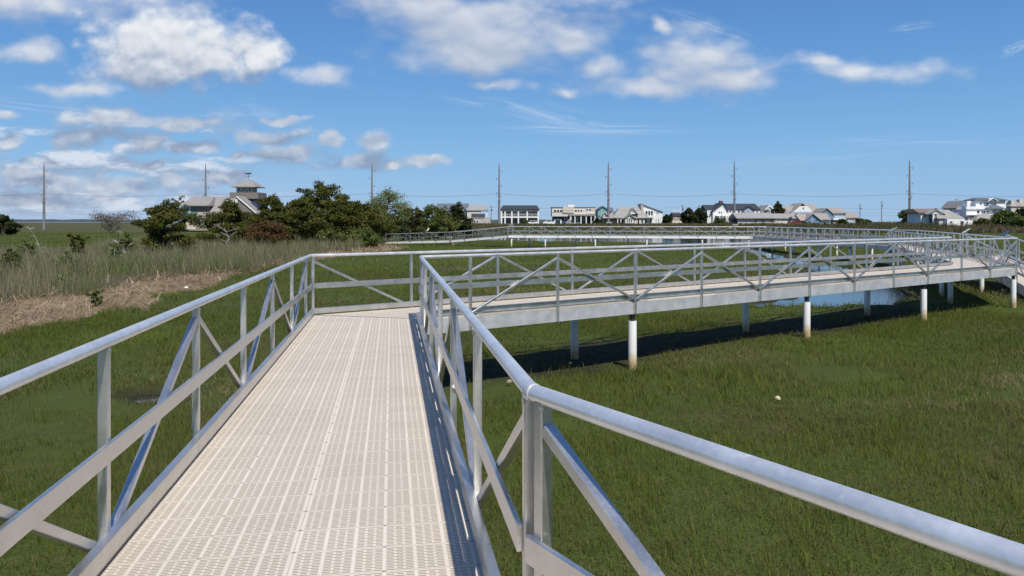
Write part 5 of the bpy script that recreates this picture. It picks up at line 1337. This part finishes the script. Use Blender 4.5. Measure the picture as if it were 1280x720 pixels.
# cirrus wisps
def wisp(cx, cy, rx, ry, ang, k):
    mp = N(nt, 'ShaderNodeMapping'); mp.vector_type = 'TEXTURE'; mp.inputs['Location'].default_value = ((cx-640)/F, (HY-cy)/F, 0); mp.inputs['Rotation'].default_value = (0, 0, R(ang)); mp.inputs['Scale'].default_value = (rx/F, ry/F, 1)
    lk.new(uv.outputs[0], mp.inputs['Vector'])
    l = N(nt, 'ShaderNodeVectorMath'); l.operation = 'LENGTH'; lk.new(mp.outputs[0], l.inputs[0])
    m = smooth(l.outputs['Value'], 1.0, .1)
    mp2 = N(nt, 'ShaderNodeMapping'); mp2.inputs['Scale'].default_value = (1.1, 2.6, 1); mp2.inputs['Location'].default_value = (cx*.1, cy*.1, 0); lk.new(mp.outputs[0], mp2.inputs['Vector'])
    n = N(nt, 'ShaderNodeTexNoise'); n.noise_dimensions = '2D'; n.inputs['Scale'].default_value = 1.3; n.inputs['Detail'].default_value = 6; n.inputs['Distortion'].default_value = .8; lk.new(mp2.outputs[0], n.inputs['Vector'])
    return mathn(nt, 'MULTIPLY', mathn(nt, 'MULTIPLY', m, smooth(n.outputs['Fac'], .35, .75)), k)
ci = None
for a in ((740, 161, 160, 10, -1, .55), (690, 146, 110, 22, -14, .4), (1140, 34, 40, 9, 8, .4), (1150, 176, 170, 9, 1, .3), (60, 135, 150, 10, -6, .35), (1270, 60, 30, 10, 25, .5), (1000, 200, 200, 14, 6, .16), (590, 128, 60, 8, -12, .25), (880, 30, 90, 16, -20, .25)):
    k = wisp(*a); ci = k if ci is None else mathn(nt, 'MAXIMUM', ci, k)
cloudc = ramp(nt, lit, [(.15, cl((.27, .34, .48))), (.48, cl((.47, .53, .64))), (.72, cl((.70, .74, .80))), (.95, cl((.86, .88, .91)))])
softc = ramp(nt, slit, [(.15, cl((.34, .42, .58))), (.5, cl((.52, .58, .69))), (.9, cl((.78, .81, .86)))])
bankc = ramp(nt, blit, [(.1, cl((.30, .38, .53))), (.5, cl((.42, .51, .66))), (.95, cl((.74, .79, .87)))])
# clear maritime air: deep blue right down to the horizon
grad = ramp(nt, sp.outputs[2], [(0, cl((.29, .50, .78))), (.03, cl((.25, .47, .775))), (.09, cl((.20, .44, .77))), (.19, cl((.125, .33, .69))), (.32, cl((.075, .22, .56))), (.7, cl((.045, .14, .41)))])
base = mixc(nt, .85, hs.outputs[0], grad)
c = mixc(nt, mathn(nt, 'MULTIPLY', ci, front), base, cl((.62, .72, .86)))
c = mixc(nt, mathn(nt, 'MULTIPLY', hor, front), c, cl((.44, .56, .76)))
c = mixc(nt, mathn(nt, 'MULTIPLY', bank, front), c, bankc)
c = mixc(nt, mathn(nt, 'MULTIPLY', salpha, front), c, softc)
c = mixc(nt, mathn(nt, 'MULTIPLY', mathn(nt, 'MULTIPLY', alpha, .95), front), c, cloudc)
# loose clouds in the rest of the sky
ng = N(nt, 'ShaderNodeTexNoise'); ng.inputs['Scale'].default_value = 3.2; ng.inputs['Detail'].default_value = 6; lk.new(tc.outputs['Generated'], ng.inputs['Vector'])
back = mathn(nt, 'MULTIPLY', mathn(nt, 'MULTIPLY', smooth(ng.outputs['Fac'], .54, .70), .8), mathn(nt, 'MULTIPLY', mathn(nt, 'SUBTRACT', 1.0, smooth(sp.outputs[1], .0, .35)), smooth(sp.outputs[2], .05, .2)))
c = mixc(nt, back, c, cl((.66, .69, .75)))
lk.new(c, bg.inputs['Color'])

sun = bpy.data.lights.new('sun', 'SUN'); sun.energy = 4.2; sun.angle = R(.53); sun.color = (1, .945, .85)
so = bpy.data.objects.new('sun', sun); COL.objects.link(so); so.location = (20, -40, 60)
so.rotation_euler = (-SUN).to_track_quat('-Z', 'Y').to_euler()

cam = bpy.data.cameras.new('camera'); cam.sensor_width = 36; cam.lens = F/1280*36; cam.shift_y = -(360-HY)/1280; cam.clip_start = .05; cam.clip_end = 12000
co = bpy.data.objects.new('camera', cam); COL.objects.link(co); co.location = (0, 0, CAM_Z); co.rotation_euler = (R(90), 0, 0)
SC.camera = co
vs = SC.view_settings; vs.view_transform = 'Standard'; vs.look = 'None'; vs.exposure = EXPO; vs.gamma = 1; vs.use_curve_mapping = False
SC.cycles.max_bounces = 5; SC.cycles.diffuse_bounces = 3; SC.cycles.glossy_bounces = 3; SC.cycles.transmission_bounces = 2; SC.cycles.transparent_max_bounces = 4
SC.render.resolution_x = 1024; SC.render.resolution_y = 576
